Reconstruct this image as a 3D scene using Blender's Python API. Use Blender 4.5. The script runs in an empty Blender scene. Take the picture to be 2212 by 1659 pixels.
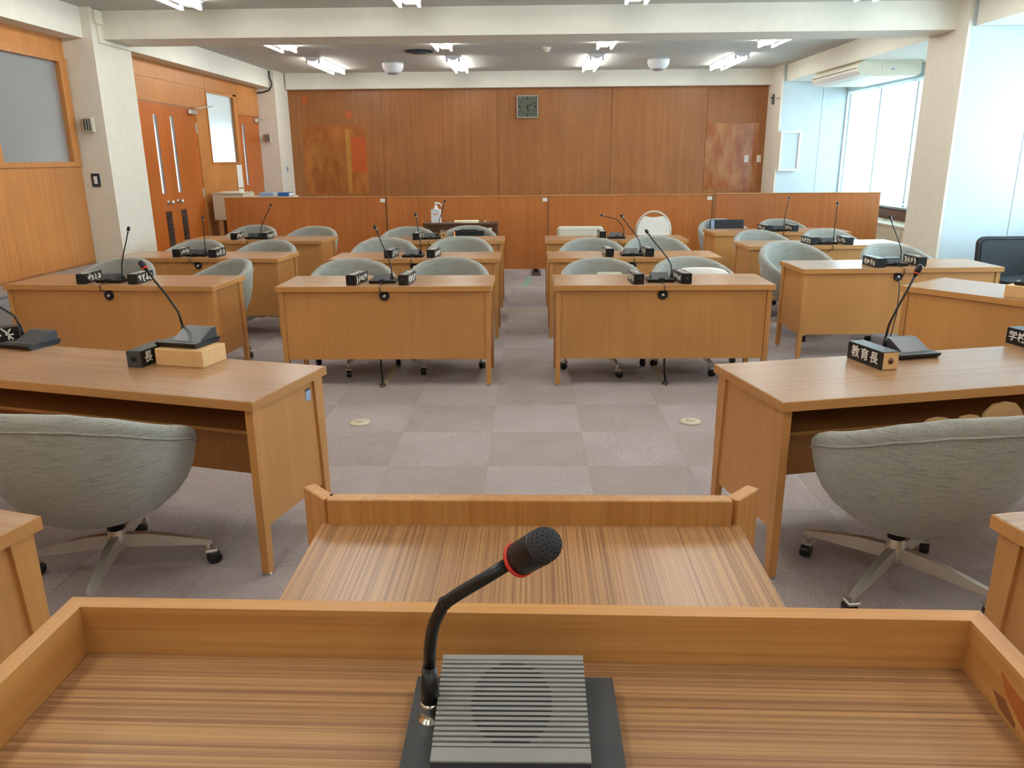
import bpy, bmesh, math, random
from mathutils import Vector, Matrix
random.seed(7)
sc = bpy.context.scene
col = sc.collection
PI = math.pi

# ------------------------------------------------------------------ camera, sky, exposure
def cam_axes(p, y, r):
    Rr = Matrix(((math.cos(r), -math.sin(r), 0), (math.sin(r), math.cos(r), 0), (0, 0, 1)))
    Rp = Matrix(((1, 0, 0), (0, math.cos(p), -math.sin(p)), (0, math.sin(p), math.cos(p))))
    Ry = Matrix(((math.cos(y), 0, math.sin(y)), (0, 1, 0), (-math.sin(y), 0, math.cos(y))))
    B = Matrix(((1, 0, 0), (0, 0, -1), (0, 1, 0)))
    return Rr @ Rp @ Ry @ B
CAM_M = cam_axes(.2836, .0229, -.0082)
CAM_H = 1.5
cd = bpy.data.cameras.new('camera')
cam = bpy.data.objects.new('camera', cd)
col.objects.link(cam)
R3 = Matrix((CAM_M[0], -CAM_M[1], -CAM_M[2])).transposed()
cam.matrix_world = Matrix.Translation((0, 0, CAM_H)) @ R3.to_4x4()
cd.sensor_width = 36
cd.lens = 36 * 1681 / 2212
cd.clip_start = .02
sc.camera = cam
w = bpy.data.worlds.new('sky')
sc.world = w
w.use_nodes = True
bg = w.node_tree.nodes['Background']
bg.inputs[0].default_value = (.64, .84, 1.0, 1)
bg.inputs[1].default_value = 6.5
sc.view_settings.view_transform = 'Standard'
sc.view_settings.look = 'None'
sc.view_settings.exposure = 0.57
sc.view_settings.gamma = 1.0
sc.view_settings.use_curve_mapping = False
TUBE = 18.0
try:
    sc.cycles.use_denoising = True
    sc.cycles.max_bounces = 10
    sc.cycles.diffuse_bounces = 5
    sc.cycles.transparent_max_bounces = 24
    sc.cycles.sample_clamp_indirect = 8
except Exception:
    pass

# ------------------------------------------------------------------ materials
def lin(c):
    return tuple(((v / 255) / 12.92 if v / 255 <= .04045 else ((v / 255 + .055) / 1.055) ** 2.4) for v in c) + (1,)
def newmat(name):
    m = bpy.data.materials.new(name)
    m.use_nodes = True
    nt = m.node_tree
    return m, nt, nt.nodes['Principled BSDF']
def coords(nt, scale, rnd=True):
    tc = nt.nodes.new('ShaderNodeTexCoord')
    mp = nt.nodes.new('ShaderNodeMapping')
    mp.inputs['Scale'].default_value = scale
    if rnd:
        oi = nt.nodes.new('ShaderNodeObjectInfo')
        mu = nt.nodes.new('ShaderNodeMath'); mu.operation = 'MULTIPLY'; mu.inputs[1].default_value = 17.3
        nt.links.new(oi.outputs['Random'], mu.inputs[0])
        va = nt.nodes.new('ShaderNodeVectorMath'); va.operation = 'ADD'
        nt.links.new(tc.outputs['Object'], va.inputs[0]); nt.links.new(mu.outputs[0], va.inputs[1])
        nt.links.new(va.outputs[0], mp.inputs[0])
    else:
        nt.links.new(tc.outputs['Object'], mp.inputs[0])
    return mp.outputs[0]
def noise(nt, vec, scale, detail=4, rough=.55, dist=0):
    n = nt.nodes.new('ShaderNodeTexNoise')
    n.inputs['Scale'].default_value = scale
    n.inputs['Detail'].default_value = detail
    n.inputs['Roughness'].default_value = rough
    n.inputs['Distortion'].default_value = dist
    nt.links.new(vec, n.inputs['Vector'])
    return n.outputs['Fac']
def ramp(nt, fac, stops):
    r = nt.nodes.new('ShaderNodeValToRGB')
    e = r.color_ramp.elements
    while len(e) < len(stops):
        e.new(.5)
    for q, (p, c) in zip(e, stops):
        q.position = p; q.color = c
    nt.links.new(fac, r.inputs[0])
    return r.outputs[0]
def mix(nt, fac, a, b, mode='MIX'):
    m = nt.nodes.new('ShaderNodeMix'); m.data_type = 'RGBA'; m.blend_type = mode
    for s, v in ((m.inputs[0], fac), (m.inputs[6], a), (m.inputs[7], b)):
        if hasattr(v, 'is_output'):
            nt.links.new(v, s)
        else:
            s.default_value = v
    return m.outputs[2]
def bump(nt, bs, fac, strength, dist=.002):
    b = nt.nodes.new('ShaderNodeBump')
    b.inputs['Strength'].default_value = strength
    b.inputs['Distance'].default_value = dist
    nt.links.new(fac, b.inputs['Height'])
    nt.links.new(b.outputs[0], bs.inputs['Normal'])
def plain(name, c, rough=.5, metal=0, nz=.0, spec=.5):
    m, nt, bs = newmat(name)
    bs.inputs['Roughness'].default_value = rough
    bs.inputs['Metallic'].default_value = metal
    bs.inputs['Specular IOR Level'].default_value = spec
    f = noise(nt, coords(nt, (1, 1, 1)), 9, 3)
    c = lin(c)
    d = tuple(v * (1 - nz) for v in c[:3]) + (1,)
    u = tuple(min(1, v * (1 + nz)) for v in c[:3]) + (1,)
    nt.links.new(ramp(nt, f, [(.3, d), (.7, u)]), bs.inputs['Base Color'])
    return m
def wood(name, base, dark, axis='x', cross=16, fine=150, rough=.42, lo=.35, hi=.68, fine_amt=.35, along=.7):
    m, nt, bs = newmat(name)
    def sc3(c, a):
        return tuple(a if ax == axis else c for ax in 'xyz')
    v1 = coords(nt, sc3(cross, along))
    f1 = noise(nt, v1, 1, 5, .6, .6)
    c1 = ramp(nt, f1, [(lo, lin(dark)), (hi, lin(base))])
    f2 = noise(nt, coords(nt, sc3(fine, along * 4)), 1, 2, .5)
    c2 = ramp(nt, f2, [(.3, (1 - fine_amt,) * 3 + (1,)), (.6, (1, 1, 1, 1))])
    f3 = noise(nt, coords(nt, (1.3, 1.3, 1.3)), 1, 2)
    c3 = ramp(nt, f3, [(.3, (.86, .85, .84, 1)), (.7, (1.06, 1.05, 1.04, 1))])
    c = mix(nt, 1.0, mix(nt, 1.0, c1, c2, 'MULTIPLY'), c3, 'MULTIPLY')
    nt.links.new(c, bs.inputs['Base Color'])
    bs.inputs['Roughness'].default_value = rough
    bump(nt, bs, f2, .06, .001)
    return m
def emis(name, c, s):
    m, nt, bs = newmat(name)
    bs.inputs['Base Color'].default_value = c
    bs.inputs['Emission Color'].default_value = c
    bs.inputs['Emission Strength'].default_value = s
    return m
M = {}
for ax in 'xyz':
    M['desk_' + ax] = wood('desk_veneer_' + ax, (200, 144, 82), (194, 137, 74), ax, 34, 260, .42, fine_amt=.09)
    M['top_' + ax] = wood('desktop_laminate_' + ax, (188, 146, 106), (168, 124, 86), ax, 70, 300, .27, fine_amt=.22)
    M['stripe_' + ax] = wood('striped_laminate_' + ax, (186, 142, 96), (142, 102, 70), ax, 230, 620, .3, .38, .58, .18, .6)
    M['rim_' + ax] = wood('rim_wood_' + ax, (206, 152, 88), (186, 128, 66), ax, 60, 380, .4, fine_amt=.14)
    M['door_' + ax] = wood('door_veneer_' + ax, (190, 106, 40), (180, 94, 32), ax, 30, 220, .4, fine_amt=.1)
    M['wall_' + ax] = wood('wall_veneer_' + ax, (202, 138, 76), (190, 122, 62), ax, 30, 220, .42, fine_amt=.12)
    M['part_' + ax] = wood('partition_veneer_' + ax, (200, 124, 62), (188, 108, 50), ax, 22, 220, .32, fine_amt=.12)
    M['dark_' + ax] = wood('dark_wood_' + ax, (120, 76, 44), (86, 52, 28), ax, 18, 170, .4)
M['ply'] = plain('pale_box_wood', (224, 182, 126), .5, nz=.07)
M['white_wall'] = plain('cream_wall_paint', (226, 222, 208), .8, nz=.03)
M['grey_wall'] = plain('warm_wall_paint', (222, 215, 200), .8, nz=.03)
M['blue_wall'] = plain('pale_blue_white_wall_panel', (196, 208, 212), .55, nz=.02)
M['ceil'] = plain('ceiling_board', (190, 190, 182), .85, nz=.04)
M['beige'] = plain('beige_steel', (202, 192, 168), .5, nz=.03)
M['grey_metal'] = plain('grey_heater_steel', (150, 146, 146), .5, nz=.05)
M['chrome'] = plain('brushed_chrome', (204, 198, 188), .4, .75, nz=.06)
M['alu'] = plain('aluminium_frame', (170, 180, 178), .35, .8)
M['black'] = plain('black_plastic', (18, 18, 20), .34)
M['black_matte'] = plain('black_rubber', (16, 16, 17), .7)
M['charcoal'] = plain('charcoal_plastic', (66, 68, 71), .32, nz=.05)
M['darkgrey'] = plain('dark_grey_plastic', (62, 62, 66), .85, nz=.06, spec=.25)
M['midgrey'] = plain('mid_grey_plastic', (64, 60, 62), .5)
M['steel'] = plain('polished_steel', (200, 196, 186), .2, 1)
M['silver'] = plain('silver_grille', (158, 158, 154), .38, .4)
M['red'] = plain('red_ring', (214, 50, 36), .4)
M['white'] = plain('white_plastic', (232, 234, 236), .4)
M['ivory'] = plain('ivory_plastic', (226, 220, 200), .45)
M['paper'] = plain('paper', (236, 234, 224), .8)
M['cream_paper'] = plain('cream_paper', (232, 224, 190), .8)
M['blue'] = plain('blue_binder', (44, 96, 170), .5)
M['ink'] = plain('white_lettering', (240, 238, 226), .6)
M['clockface'] = plain('clock_face', (88, 90, 74), .6, nz=.05)
M['vinyl'] = plain('black_vinyl', (24, 27, 29), .55, nz=.1)
M['tanfab'] = plain('tan_fabric', (176, 138, 92), .85, nz=.06)
M['beigefab'] = plain('beige_fabric', (206, 200, 184), .85, nz=.05)
M['whitefab'] = plain('white_fabric', (236, 230, 222), .85, nz=.04)
M['green'] = plain('green_tape', (132, 168, 150), .7)
M['strip'] = plain('floor_strip_beige', (160, 148, 118), .6, nz=.08)
M['cloth_panel'] = plain('pale_speaker_cloth', (196, 206, 214), .8)
M['label_blue'] = plain('label_blue', (150, 170, 200), .6)
M['slat'] = plain('white_blind_slat', (236, 240, 240), .5)
_nt = M['slat'].node_tree; _b = _nt.nodes['Principled BSDF']; _t = _nt.nodes.new('ShaderNodeBsdfTranslucent'); _t.inputs[0].default_value = (.9, .93, .93, 1)
_m = _nt.nodes.new('ShaderNodeMixShader'); _m.inputs[0].default_value = .5
_nt.links.new(_b.outputs[0], _m.inputs[1]); _nt.links.new(_t.outputs[0], _m.inputs[2]); _nt.links.new(_m.outputs[0], _nt.nodes['Material Output'].inputs[0])
M['tube'] = emis('fluorescent_tube', (1.0, 1.0, .95, 1), TUBE)
def carpet(name, c, ax):
    m, nt, bs = newmat(name)
    f = noise(nt, coords(nt, (260, 90, 1) if ax else (90, 260, 1)), 1, 2, .7)
    f2 = noise(nt, coords(nt, (3, 3, 3)), 1, 3)
    c = lin(c)
    c1 = ramp(nt, f, [(.25, tuple(v * .68 for v in c[:3]) + (1,)), (.75, tuple(v * 1.25 for v in c[:3]) + (1,))])
    c2 = ramp(nt, f2, [(.3, (.92, .9, .9, 1)), (.7, (1.04, 1.04, 1.05, 1))])
    nt.links.new(mix(nt, 1, c1, c2, 'MULTIPLY'), bs.inputs['Base Color'])
    bs.inputs['Roughness'].default_value = .95
    bs.inputs['Specular IOR Level'].default_value = .1
    bump(nt, bs, f, .4, .003)
    return m
M['carpet_a'] = carpet('carpet_tile_a', (166, 154, 150), 0)
M['carpet_b'] = carpet('carpet_tile_b', (174, 162, 159), 1)
def fabric():
    m, nt, bs = newmat('grey_tweed')
    f1 = noise(nt, coords(nt, (16, 16, 190)), 1, 4, .7)
    f2 = noise(nt, coords(nt, (300, 300, 300)), 1, 2, .7)
    f3 = noise(nt, coords(nt, (5, 5, 5)), 1, 2)
    c1 = ramp(nt, f1, [(.25, lin((122, 123, 118))), (.45, lin((160, 161, 154))), (.75, lin((176, 176, 167)))])
    c2 = ramp(nt, f2, [(.3, (.72, .72, .72, 1)), (.7, (1.1, 1.1, 1.1, 1))])
    c3 = ramp(nt, f3, [(.3, (.94, .93, .9, 1)), (.7, (1.03, 1.03, 1.03, 1))])
    nt.links.new(mix(nt, 1, mix(nt, 1, c1, c2, 'MULTIPLY'), c3, 'MULTIPLY'), bs.inputs['Base Color'])
    bs.inputs['Roughness'].default_value = .95
    bs.inputs['Specular IOR Level'].default_value = .15
    bs.inputs['Sheen Weight'].default_value = .25
    bump(nt, bs, f2, .3, .002)
    return m
M['tweed'] = fabric()
def clear_glass():
    m, nt, bs = newmat('clear_glass')
    out = nt.nodes['Material Output']
    t = nt.nodes.new('ShaderNodeBsdfTransparent'); t.inputs[0].default_value = (.95, .98, .97, 1)
    g = nt.nodes.new('ShaderNodeBsdfGlossy'); g.inputs['Roughness'].default_value = .02
    lw = nt.nodes.new('ShaderNodeLayerWeight'); lw.inputs[0].default_value = .5
    pw = nt.nodes.new('ShaderNodeMath'); pw.operation = 'POWER'; pw.inputs[1].default_value = 5
    fr = nt.nodes.new('ShaderNodeMath'); fr.operation = 'MULTIPLY_ADD'; fr.inputs[1].default_value = .9; fr.inputs[2].default_value = .03
    nt.links.new(lw.outputs['Facing'], pw.inputs[0]); nt.links.new(pw.outputs[0], fr.inputs[0])
    mx = nt.nodes.new('ShaderNodeMixShader')
    nt.links.new(fr.outputs[0], mx.inputs[0]); nt.links.new(t.outputs[0], mx.inputs[1]); nt.links.new(g.outputs[0], mx.inputs[2])
    nt.links.new(mx.outputs[0], out.inputs[0])
    return m
def frosted():
    m, nt, bs = newmat('frosted_glass')
    bs.inputs['Base Color'].default_value = (.86, .86, .87, 1)
    bs.inputs['Roughness'].default_value = .3
    bs.inputs['IOR'].default_value = 1.12
    bs.inputs['Transmission Weight'].default_value = .85
    f = noise(nt, coords(nt, (60, 60, 60)), 1, 2)
    bump(nt, bs, f, .1, .001)
    return m
M['glass'] = clear_glass()
M['frost'] = frosted()
def backwall():
    m = wood('back_wall_veneer', (164, 108, 58), (152, 94, 47), 'z', 20, 200, .36, fine_amt=.12)
    nt = m.node_tree; bs = nt.nodes['Principled BSDF']
    src = bs.inputs['Base Color'].links[0].from_socket
    tc = nt.nodes.new('ShaderNodeTexCoord')
    sp = nt.nodes.new('ShaderNodeSeparateXYZ')
    nt.links.new(tc.outputs['Object'], sp.inputs[0])
    nz = noise(nt, coords(nt, (6, 6, 2.2), False), 1, 4, .65)
    def rect(x0, x1, z0, z1):
        o = None
        for ax, a, b in ((0, x0, x1), (2, z0, z1)):
            for op, v in (('GREATER_THAN', a), ('LESS_THAN', b)):
                n = nt.nodes.new('ShaderNodeMath'); n.operation = op; n.inputs[1].default_value = v
                nt.links.new(sp.outputs[ax], n.inputs[0])
                if o is None:
                    o = n.outputs[0]
                else:
                    q = nt.nodes.new('ShaderNodeMath'); q.operation = 'MULTIPLY'
                    nt.links.new(o, q.inputs[0]); nt.links.new(n.outputs[0], q.inputs[1]); o = q.outputs[0]
        return o
    c = src
    stain = ramp(nt, nz, [(.38, lin((146, 78, 30))), (.55, lin((158, 98, 42))), (.68, lin((164, 110, 50)))])
    gold = ramp(nt, nz, [(.35, lin((150, 82, 30))), (.6, lin((176, 108, 44)))])
    for r_, cc in (((-4.0, -2.87, .9, 2.05), gold), ((-3.86, -3.2, .9, 1.84), stain), ((-3.24, -3.16, .9, 2.0), lin((178, 124, 56))),
                   ((-3.14, -2.88, 1.26, 1.86), lin((182, 84, 32))), ((-3.95, -3.85, 2.44, 2.56), lin((184, 84, 34))), ((-3.2, -3.1, 2.17, 2.3), lin((190, 92, 36))),
                   ((3.1, 4.02, .9, 2.04), ramp(nt, nz, [(.35, lin((150, 82, 36))), (.62, lin((182, 128, 82)))]))):
        c = mix(nt, rect(*r_), c, cc)
    nt.links.new(c, bs.inputs['Base Color'])
    gl = rect(3.1, 4.02, .9, 2.04)
    mr = nt.nodes.new('ShaderNodeMath'); mr.operation = 'MULTIPLY_ADD'; mr.inputs[1].default_value = -.2; mr.inputs[2].default_value = .38
    nt.links.new(gl, mr.inputs[0]); nt.links.new(mr.outputs[0], bs.inputs['Roughness'])
    return m
M['backwall'] = backwall()

# ------------------------------------------------------------------ mesh helpers
class MB:
    def __init__(s):
        s.v = []; s.f = []; s.sm = []
    def add(s, vs, fs, smooth=False):
        o = len(s.v)
        s.v += [tuple(v) for v in vs]
        s.f += [tuple(i + o for i in f) for f in fs]
        s.sm += [smooth] * len(fs)
        return s
    def box(s, x0, x1, y0, y1, z0, z1, b=0, T=None):
        if b <= 0:
            vs = [(x, y, z) for z in (z0, z1) for y in (y0, y1) for x in (x0, x1)]
            fs = [(0, 2, 3, 1), (4, 5, 7, 6), (0, 1, 5, 4), (2, 6, 7, 3), (0, 4, 6, 2), (1, 3, 7, 5)]
        else:
            X = (x0, x1); Y = (y0, y1); Z = (z0, z1)
            idx = {}; vs = []
            for i in (0, 1):
                for j in (0, 1):
                    for k in (0, 1):
                        dx = b if i == 0 else -b; dy = b if j == 0 else -b; dz = b if k == 0 else -b
                        for a in range(3):
                            p = [X[i] + dx, Y[j] + dy, Z[k] + dz]
                            p[a] = (X[i], Y[j], Z[k])[a]
                            idx[i, j, k, a] = len(vs); vs.append(p)
            fs = []
            def q(*k):
                fs.append(tuple(idx[t] for t in k))
            for i in (0, 1):
                q((i, 0, 0, 0), (i, 1, 0, 0), (i, 1, 1, 0), (i, 0, 1, 0))
                q((0, i, 0, 1), (1, i, 0, 1), (1, i, 1, 1), (0, i, 1, 1))
                q((0, 0, i, 2), (1, 0, i, 2), (1, 1, i, 2), (0, 1, i, 2))
            for i in (0, 1):
                for j in (0, 1):
                    q((i, j, 0, 0), (i, j, 1, 0), (i, j, 1, 1), (i, j, 0, 1))
                    q((i, 0, j, 0), (i, 1, j, 0), (i, 1, j, 2), (i, 0, j, 2))
                    q((0, i, j, 1), (1, i, j, 1), (1, i, j, 2), (0, i, j, 2))
            for i in (0, 1):
                for j in (0, 1):
                    for k in (0, 1):
                        q((i, j, k, 0), (i, j, k, 1), (i, j, k, 2))
        if T is not None:
            vs = [T @ Vector(v) for v in vs]
        return s.add(vs, fs)
    def prism(s, poly, lo, hi, axis='z', T=None):
        n = len(poly)
        def P(a, b, c):
            return {'z': (a, b, c), 'y': (a, c, b), 'x': (c, a, b)}[axis]
        vs = [P(a, b, lo) for a, b in poly] + [P(a, b, hi) for a, b in poly]
        fs = [tuple(range(n))[::-1], tuple(range(n, 2 * n))] + [(i, (i + 1) % n, n + (i + 1) % n, n + i) for i in range(n)]
        if T is not None:
            vs = [T @ Vector(v) for v in vs]
        return s.add(vs, fs)
    def tube(s, pts, rad, n=8, cap=True, smooth=True, T=None):
        pts = [Vector(p) for p in pts]
        rad = rad if isinstance(rad, (list, tuple)) else [rad] * len(pts)
        vs = []; up = Vector((0, 0, 1)); prev = None
        for i, p in enumerate(pts):
            d = (pts[min(i + 1, len(pts) - 1)] - pts[max(i - 1, 0)]).normalized()
            if prev is None:
                a = d.cross(up)
                if a.length < .05:
                    a = d.cross(Vector((1, 0, 0)))
            else:
                a = prev - d * prev.dot(d)
                if a.length < 1e-6:
                    a = d.cross(up)
            a.normalize(); prev = a
            b = d.cross(a)
            for k in range(n):
                t = 2 * PI * k / n
                vs.append(p + (a * math.cos(t) + b * math.sin(t)) * rad[i])
        fs = []
        for i in range(len(pts) - 1):
            for k in range(n):
                fs.append((i * n + k, i * n + (k + 1) % n, (i + 1) * n + (k + 1) % n, (i + 1) * n + k))
        if cap:
            fs.append(tuple(range(n))[::-1]); fs.append(tuple(range((len(pts) - 1) * n, len(pts) * n)))
        if T is not None:
            vs = [T @ v for v in vs]
        return s.add(vs, fs, smooth)
    def lathe(s, prof, n=20, T=None, smooth=True):
        vs = []; fs = []
        for r, z in prof:
            for k in range(n):
                t = 2 * PI * k / n
                vs.append((r * math.cos(t), r * math.sin(t), z))
        for i in range(len(prof) - 1):
            for k in range(n):
                fs.append((i * n + k, i * n + (k + 1) % n, (i + 1) * n + (k + 1) % n, (i + 1) * n + k))
        fs.append(tuple(range(n))[::-1]); fs.append(tuple(range((len(prof) - 1) * n, len(prof) * n)))
        if T is not None:
            vs = [T @ Vector(v) for v in vs]
        return s.add(vs, fs, smooth)
    def build(s, name, mat, parent=None):
        me = bpy.data.meshes.new(name)
        me.from_pydata([tuple(v) for v in s.v], [], s.f)
        me.polygons.foreach_set('use_smooth', s.sm)
        bm = bmesh.new(); bm.from_mesh(me)
        bmesh.ops.recalc_face_normals(bm, faces=bm.faces)
        bm.to_mesh(me); bm.free()
        me.materials.append(M[mat] if isinstance(mat, str) else mat)
        o = bpy.data.objects.new(name, me)
        col.objects.link(o)
        if parent is not None:
            o.parent = parent
        return o
def box(x0, x1, y0, y1, z0, z1, b=0, T=None):
    return MB().box(x0, x1, y0, y1, z0, z1, b, T)
def tag(o, label, cat, group=None):
    o['label'] = label; o['category'] = cat
    if group:
        o['group'] = group
    return o
def thing(name, label, cat, loc=(0, 0, 0), rz=0, group=None):
    e = bpy.data.objects.new(name, None)
    e.empty_display_size = .1
    col.objects.link(e)
    e.location = loc; e.rotation_euler = (0, 0, rz)
    return tag(e, label, cat, group)
def struct(o):
    o['kind'] = 'structure'
    return o
kids = {}
def copy_tree(o, parent=None):
    c = o.copy(); col.objects.link(c); c.parent = parent
    for ch in [x for x in o.children]:
        copy_tree(ch, c)
    return c
def dup(o, label, loc, rz):
    c = copy_tree(o)
    c.location = loc; c.rotation_euler = (0, 0, rz); c['label'] = label
    return c
def rad(d):
    return d * PI / 180
def TR(loc, rz=0, rx=0, ry=0):
    return Matrix.Translation(loc) @ Matrix.Rotation(rz, 4, 'Z') @ Matrix.Rotation(ry, 4, 'Y') @ Matrix.Rotation(rx, 4, 'X')
def text_mesh(name, s, size, mat, parent, T, ext=.0006, spacing=1.0):
    cu = bpy.data.curves.new(name + '_curve', 'FONT')
    cu.body = s; cu.size = size; cu.align_x = 'CENTER'; cu.align_y = 'CENTER'; cu.extrude = ext
    cu.space_character = spacing; cu.resolution_u = 3; cu.offset = size * .012
    tmp = bpy.data.objects.new(name + '_tmp', cu)
    col.objects.link(tmp)
    dg = bpy.context.evaluated_depsgraph_get(); dg.update()
    me = bpy.data.meshes.new_from_object(tmp.evaluated_get(dg))
    bpy.data.objects.remove(tmp); bpy.data.curves.remove(cu)
    me.name = name
    me.materials.clear(); me.materials.append(M[mat])
    o = bpy.data.objects.new(name, me)
    col.objects.link(o); o.parent = parent; o.matrix_local = T
    return o

# ------------------------------------------------------------------ room shell
XL, XR = -4.5, 5.2
XPL, XPR = -4.2, 4.13
YB = 14.35
YN = -3.2
ZC, ZB = 2.91, 2.65
BAYS = [(-3.2, -3.1), (2.45, 3.2), (8.04, 8.79), (13.63, YB)]
fl = struct(box(-6.7, 5.6, YN - .2, 19.2, -.2, -.006).build('floor', 'carpet_a'))
struct(box(-6.7, 5.6, YN - .2, 19.2, ZC, ZC + .2).build('ceiling', 'ceil'))
# carpet tiles: the ones that show largest are tiles of their own, the others one piece
TS = .507
def proj(p):
    c = CAM_M @ (Vector(p) - Vector((0, 0, CAM_H)))
    if c.z < .1:
        return None
    return 1106 + 1681 * c.x / c.z, 829.5 + 1681 * c.y / c.z, c.z
tiles = []
for i in range(-9, 11):
    for j in range(-8, 22):
        x0 = -.21 + i * TS; y0 = 3.662 + j * TS
        x1 = x0 + TS; y1 = y0 + TS
        if x0 > XR - .05 or x1 < XL + .05 or y0 > YB - .05 or y1 < YN + .05:
            continue
        q = proj(((x0 + x1) / 2, (y0 + y1) / 2, 0))
        vis = q is not None and -60 < q[0] < 2272 and 380 < q[1] < 1400
        tiles.append((0 if vis else 1, q[2] if q else 99, i, j, x0, y0))
tiles.sort()
tmesh = {}
rest = MB()
for n, (nv, d, i, j, x0, y0) in enumerate(tiles):
    k = (i + j) % 2
    x1 = min(x0 + TS, XR); y1 = min(y0 + TS, YB); xa = max(x0, XL); ya = max(y0, YN)
    full = (x1 - xa > TS - .001) and (y1 - ya > TS - .001)
    if n < 290 and not nv:
        if full and k in tmesh:
            o = bpy.data.objects.new('carpet_tile', tmesh[k]); col.objects.link(o); o.parent = fl
        else:
            o = box(0, x1 - xa - .0004, 0, y1 - ya - .0004, -.006, 0, .0004).build('carpet_tile', 'carpet_b' if k else 'carpet_a', fl)
            if full:
                tmesh[k] = o.data
        o.location = (xa, ya, 0)
    else:
        rest.box(xa, x1 - .0015, ya, y1 - .0015, -.006, 0)
o = rest.build('carpet_tiles_beyond', 'carpet_b', fl); o['kind'] = 'stuff'

# back wall: veneered boards with fine joints
wb = struct(box(XL - .1, XR + .3, YB + .03, YB + .2, 0, ZC).build('wall_back', 'dark_z'))
xs = [-4.2, -2.57, -.55, 1.45, 3.1, 4.2]
for a, b in zip(xs[:-1], xs[1:]):
    box(a, b - .004, YB, YB + .03, 0, 2.7, .001).build('panel', 'backwall', wb)
struct(box(XPL + .02, XPR + .06, 14.2, YB + .03, ZB, ZC).build('ceiling_beam_back', 'white_wall'))
struct(box(XPL, XPR + .02, 8.26, 8.8, ZB, ZC).build('ceiling_beam_main', 'white_wall'))
struct(box(XPL, XPR + .02, 2.66, 3.2, ZB, ZC).build('ceiling_beam_near', 'white_wall'))
# pillars and wing walls
for y0, y1 in BAYS[1:]:
    e = YB if y1 == YB else y1
    struct(box(XL - .15, XPL, y0, e, 0, ZC).build('wall_left_pillar', 'grey_wall'))
    struct(box(XPR, XPR + .03, y0, e, 0, ZC).build('wall_right_pillar', 'grey_wall'))
    wing = struct(box(XPR + .03, XR + .2, y0 + .012, e, 0, ZC).build('wall_right_wing', 'blue_wall'))
    cuts = [XPR + .03, 4.81, XR]
    for a, b in zip(cuts[:-1], cuts[1:]):
        box(a + (.001 if a == cuts[0] else .003), b - .003, y0, y0 + .012, .0, ZB - .001, .001).build('panel', 'blue_wall', wing)
# drop soffits along both sides
struct(box(4.2, XR + .2, 8.79, 13.63, ZB, ZC).build('ceiling_soffit_right_far', 'white_wall'))
struct(box(4.2, XR + .2, 3.2, 8.04, ZB, ZC).build('ceiling_soffit_right_near', 'white_wall'))
struct(box(4.2, XR + .2, YN, 2.45, ZB, ZC).build('ceiling_soffit_right_rear', 'white_wall'))
struct(box(XL - .1, -4.29, 8.79, 13.63, 2.634, ZC).build('ceiling_soffit_left_far', 'white_wall'))
struct(box(XL - .1, -4.29, 3.2, 8.04, 2.634, ZC).build('ceiling_soffit_left_near', 'white_wall'))
struct(box(XL - .1, -4.29, YN, 2.45, 2.634, ZC).build('ceiling_soffit_left_rear', 'white_wall'))
struct(box(-6.6, XR + .2, YN - .15, YN, 0, ZC).build('wall_near', 'white_wall'))
# right window wall
def right_wall(y0, y1, wy0, wy1, nm, sash, blind):
    m = MB()
    m.box(XR, XR + .18, y0, y1, 0, .74)
    m.box(XR, XR + .18, y0, y1, 2.5, ZC)
    if wy0 > y0: m.box(XR, XR + .18, y0, wy0, .74, 2.5)
    if wy1 < y1: m.box(XR, XR + .18, wy1, y1, .74, 2.5)
    wl = struct(m.build('wall_right_' + nm, 'blue_wall'))
    box(XR - .008, XR, y0 + .01, y1 - .01, .4, .74, .001).build('wainscot', 'dark_y', wl)
    f = MB()
    for z0, z1 in ((.74, .79), (2.46, 2.5)):
        f.box(XR + .05, XR + .11, wy0, wy1, z0, z1)
    n = sash
    for i in range(n + 1):
        yc = wy0 + (wy1 - wy0) * i / n
        f.box(XR + .05, XR + .11, max(wy0, yc - .025), min(wy1, yc + .025), .79, 2.46)
    wi = struct(f.build('window_' + str({'far': 1, 'near': 2, 'rear': 3}[nm]), 'alu'))
    box(XR - .05, XR + .05, wy0, wy1, .755, .785, .004).build('window_sill', 'alu', wi)
    for i in range(n):
        a = wy0 + (wy1 - wy0) * i / n + .025; b = wy0 + (wy1 - wy0) * (i + 1) / n - .025
        box(XR + .077, XR + .083, a, b, .79, 2.46).build('pane', 'glass', wi)
    return wi
right_wall(8.79, 13.63, 9.0, 13.6, 'far', 4, True)
right_wall(3.2, 8.04, 3.4, 7.9, 'near', 4, False)
struct(box(XR, XR + .18, YN, 2.45, 0, ZC).build('wall_right_rear', 'blue_wall'))
# venetian blind in the far window
bl = thing('venetian_blind', 'white venetian blind lowered over the bright far window', 'blind', (XR + .015, 11.3, 2.48))
box(-.012, .018, -2.28, 2.28, -.04, 0, .003).build('headrail', 'slat', bl)
sl0 = None
z = -.07
while z > -1.62:
    if sl0 is None:
        sl0 = MB().prism([(-.0115, -.0015), (.0115, .0015), (.0115, .0023), (-.0115, -.0007)], -2.27, 2.27, 'y').build('slat', 'slat', bl)
        sl0.location = (0, 0, z)
    else:
        s_ = bpy.data.objects.new('slat', sl0.data); col.objects.link(s_); s_.parent = bl; s_.location = (0, 0, z)
    z -= .026
box(-.012, .012, -2.27, 2.27, -1.665, -1.65, .003).build('bottom_rail', 'slat', bl)
for yy in (-1.7, 0, 1.7):
    box(-.0135, -.0125, yy - .008, yy + .008, -1.65, -.04).build('ladder_tape', 'slat', bl)

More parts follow.
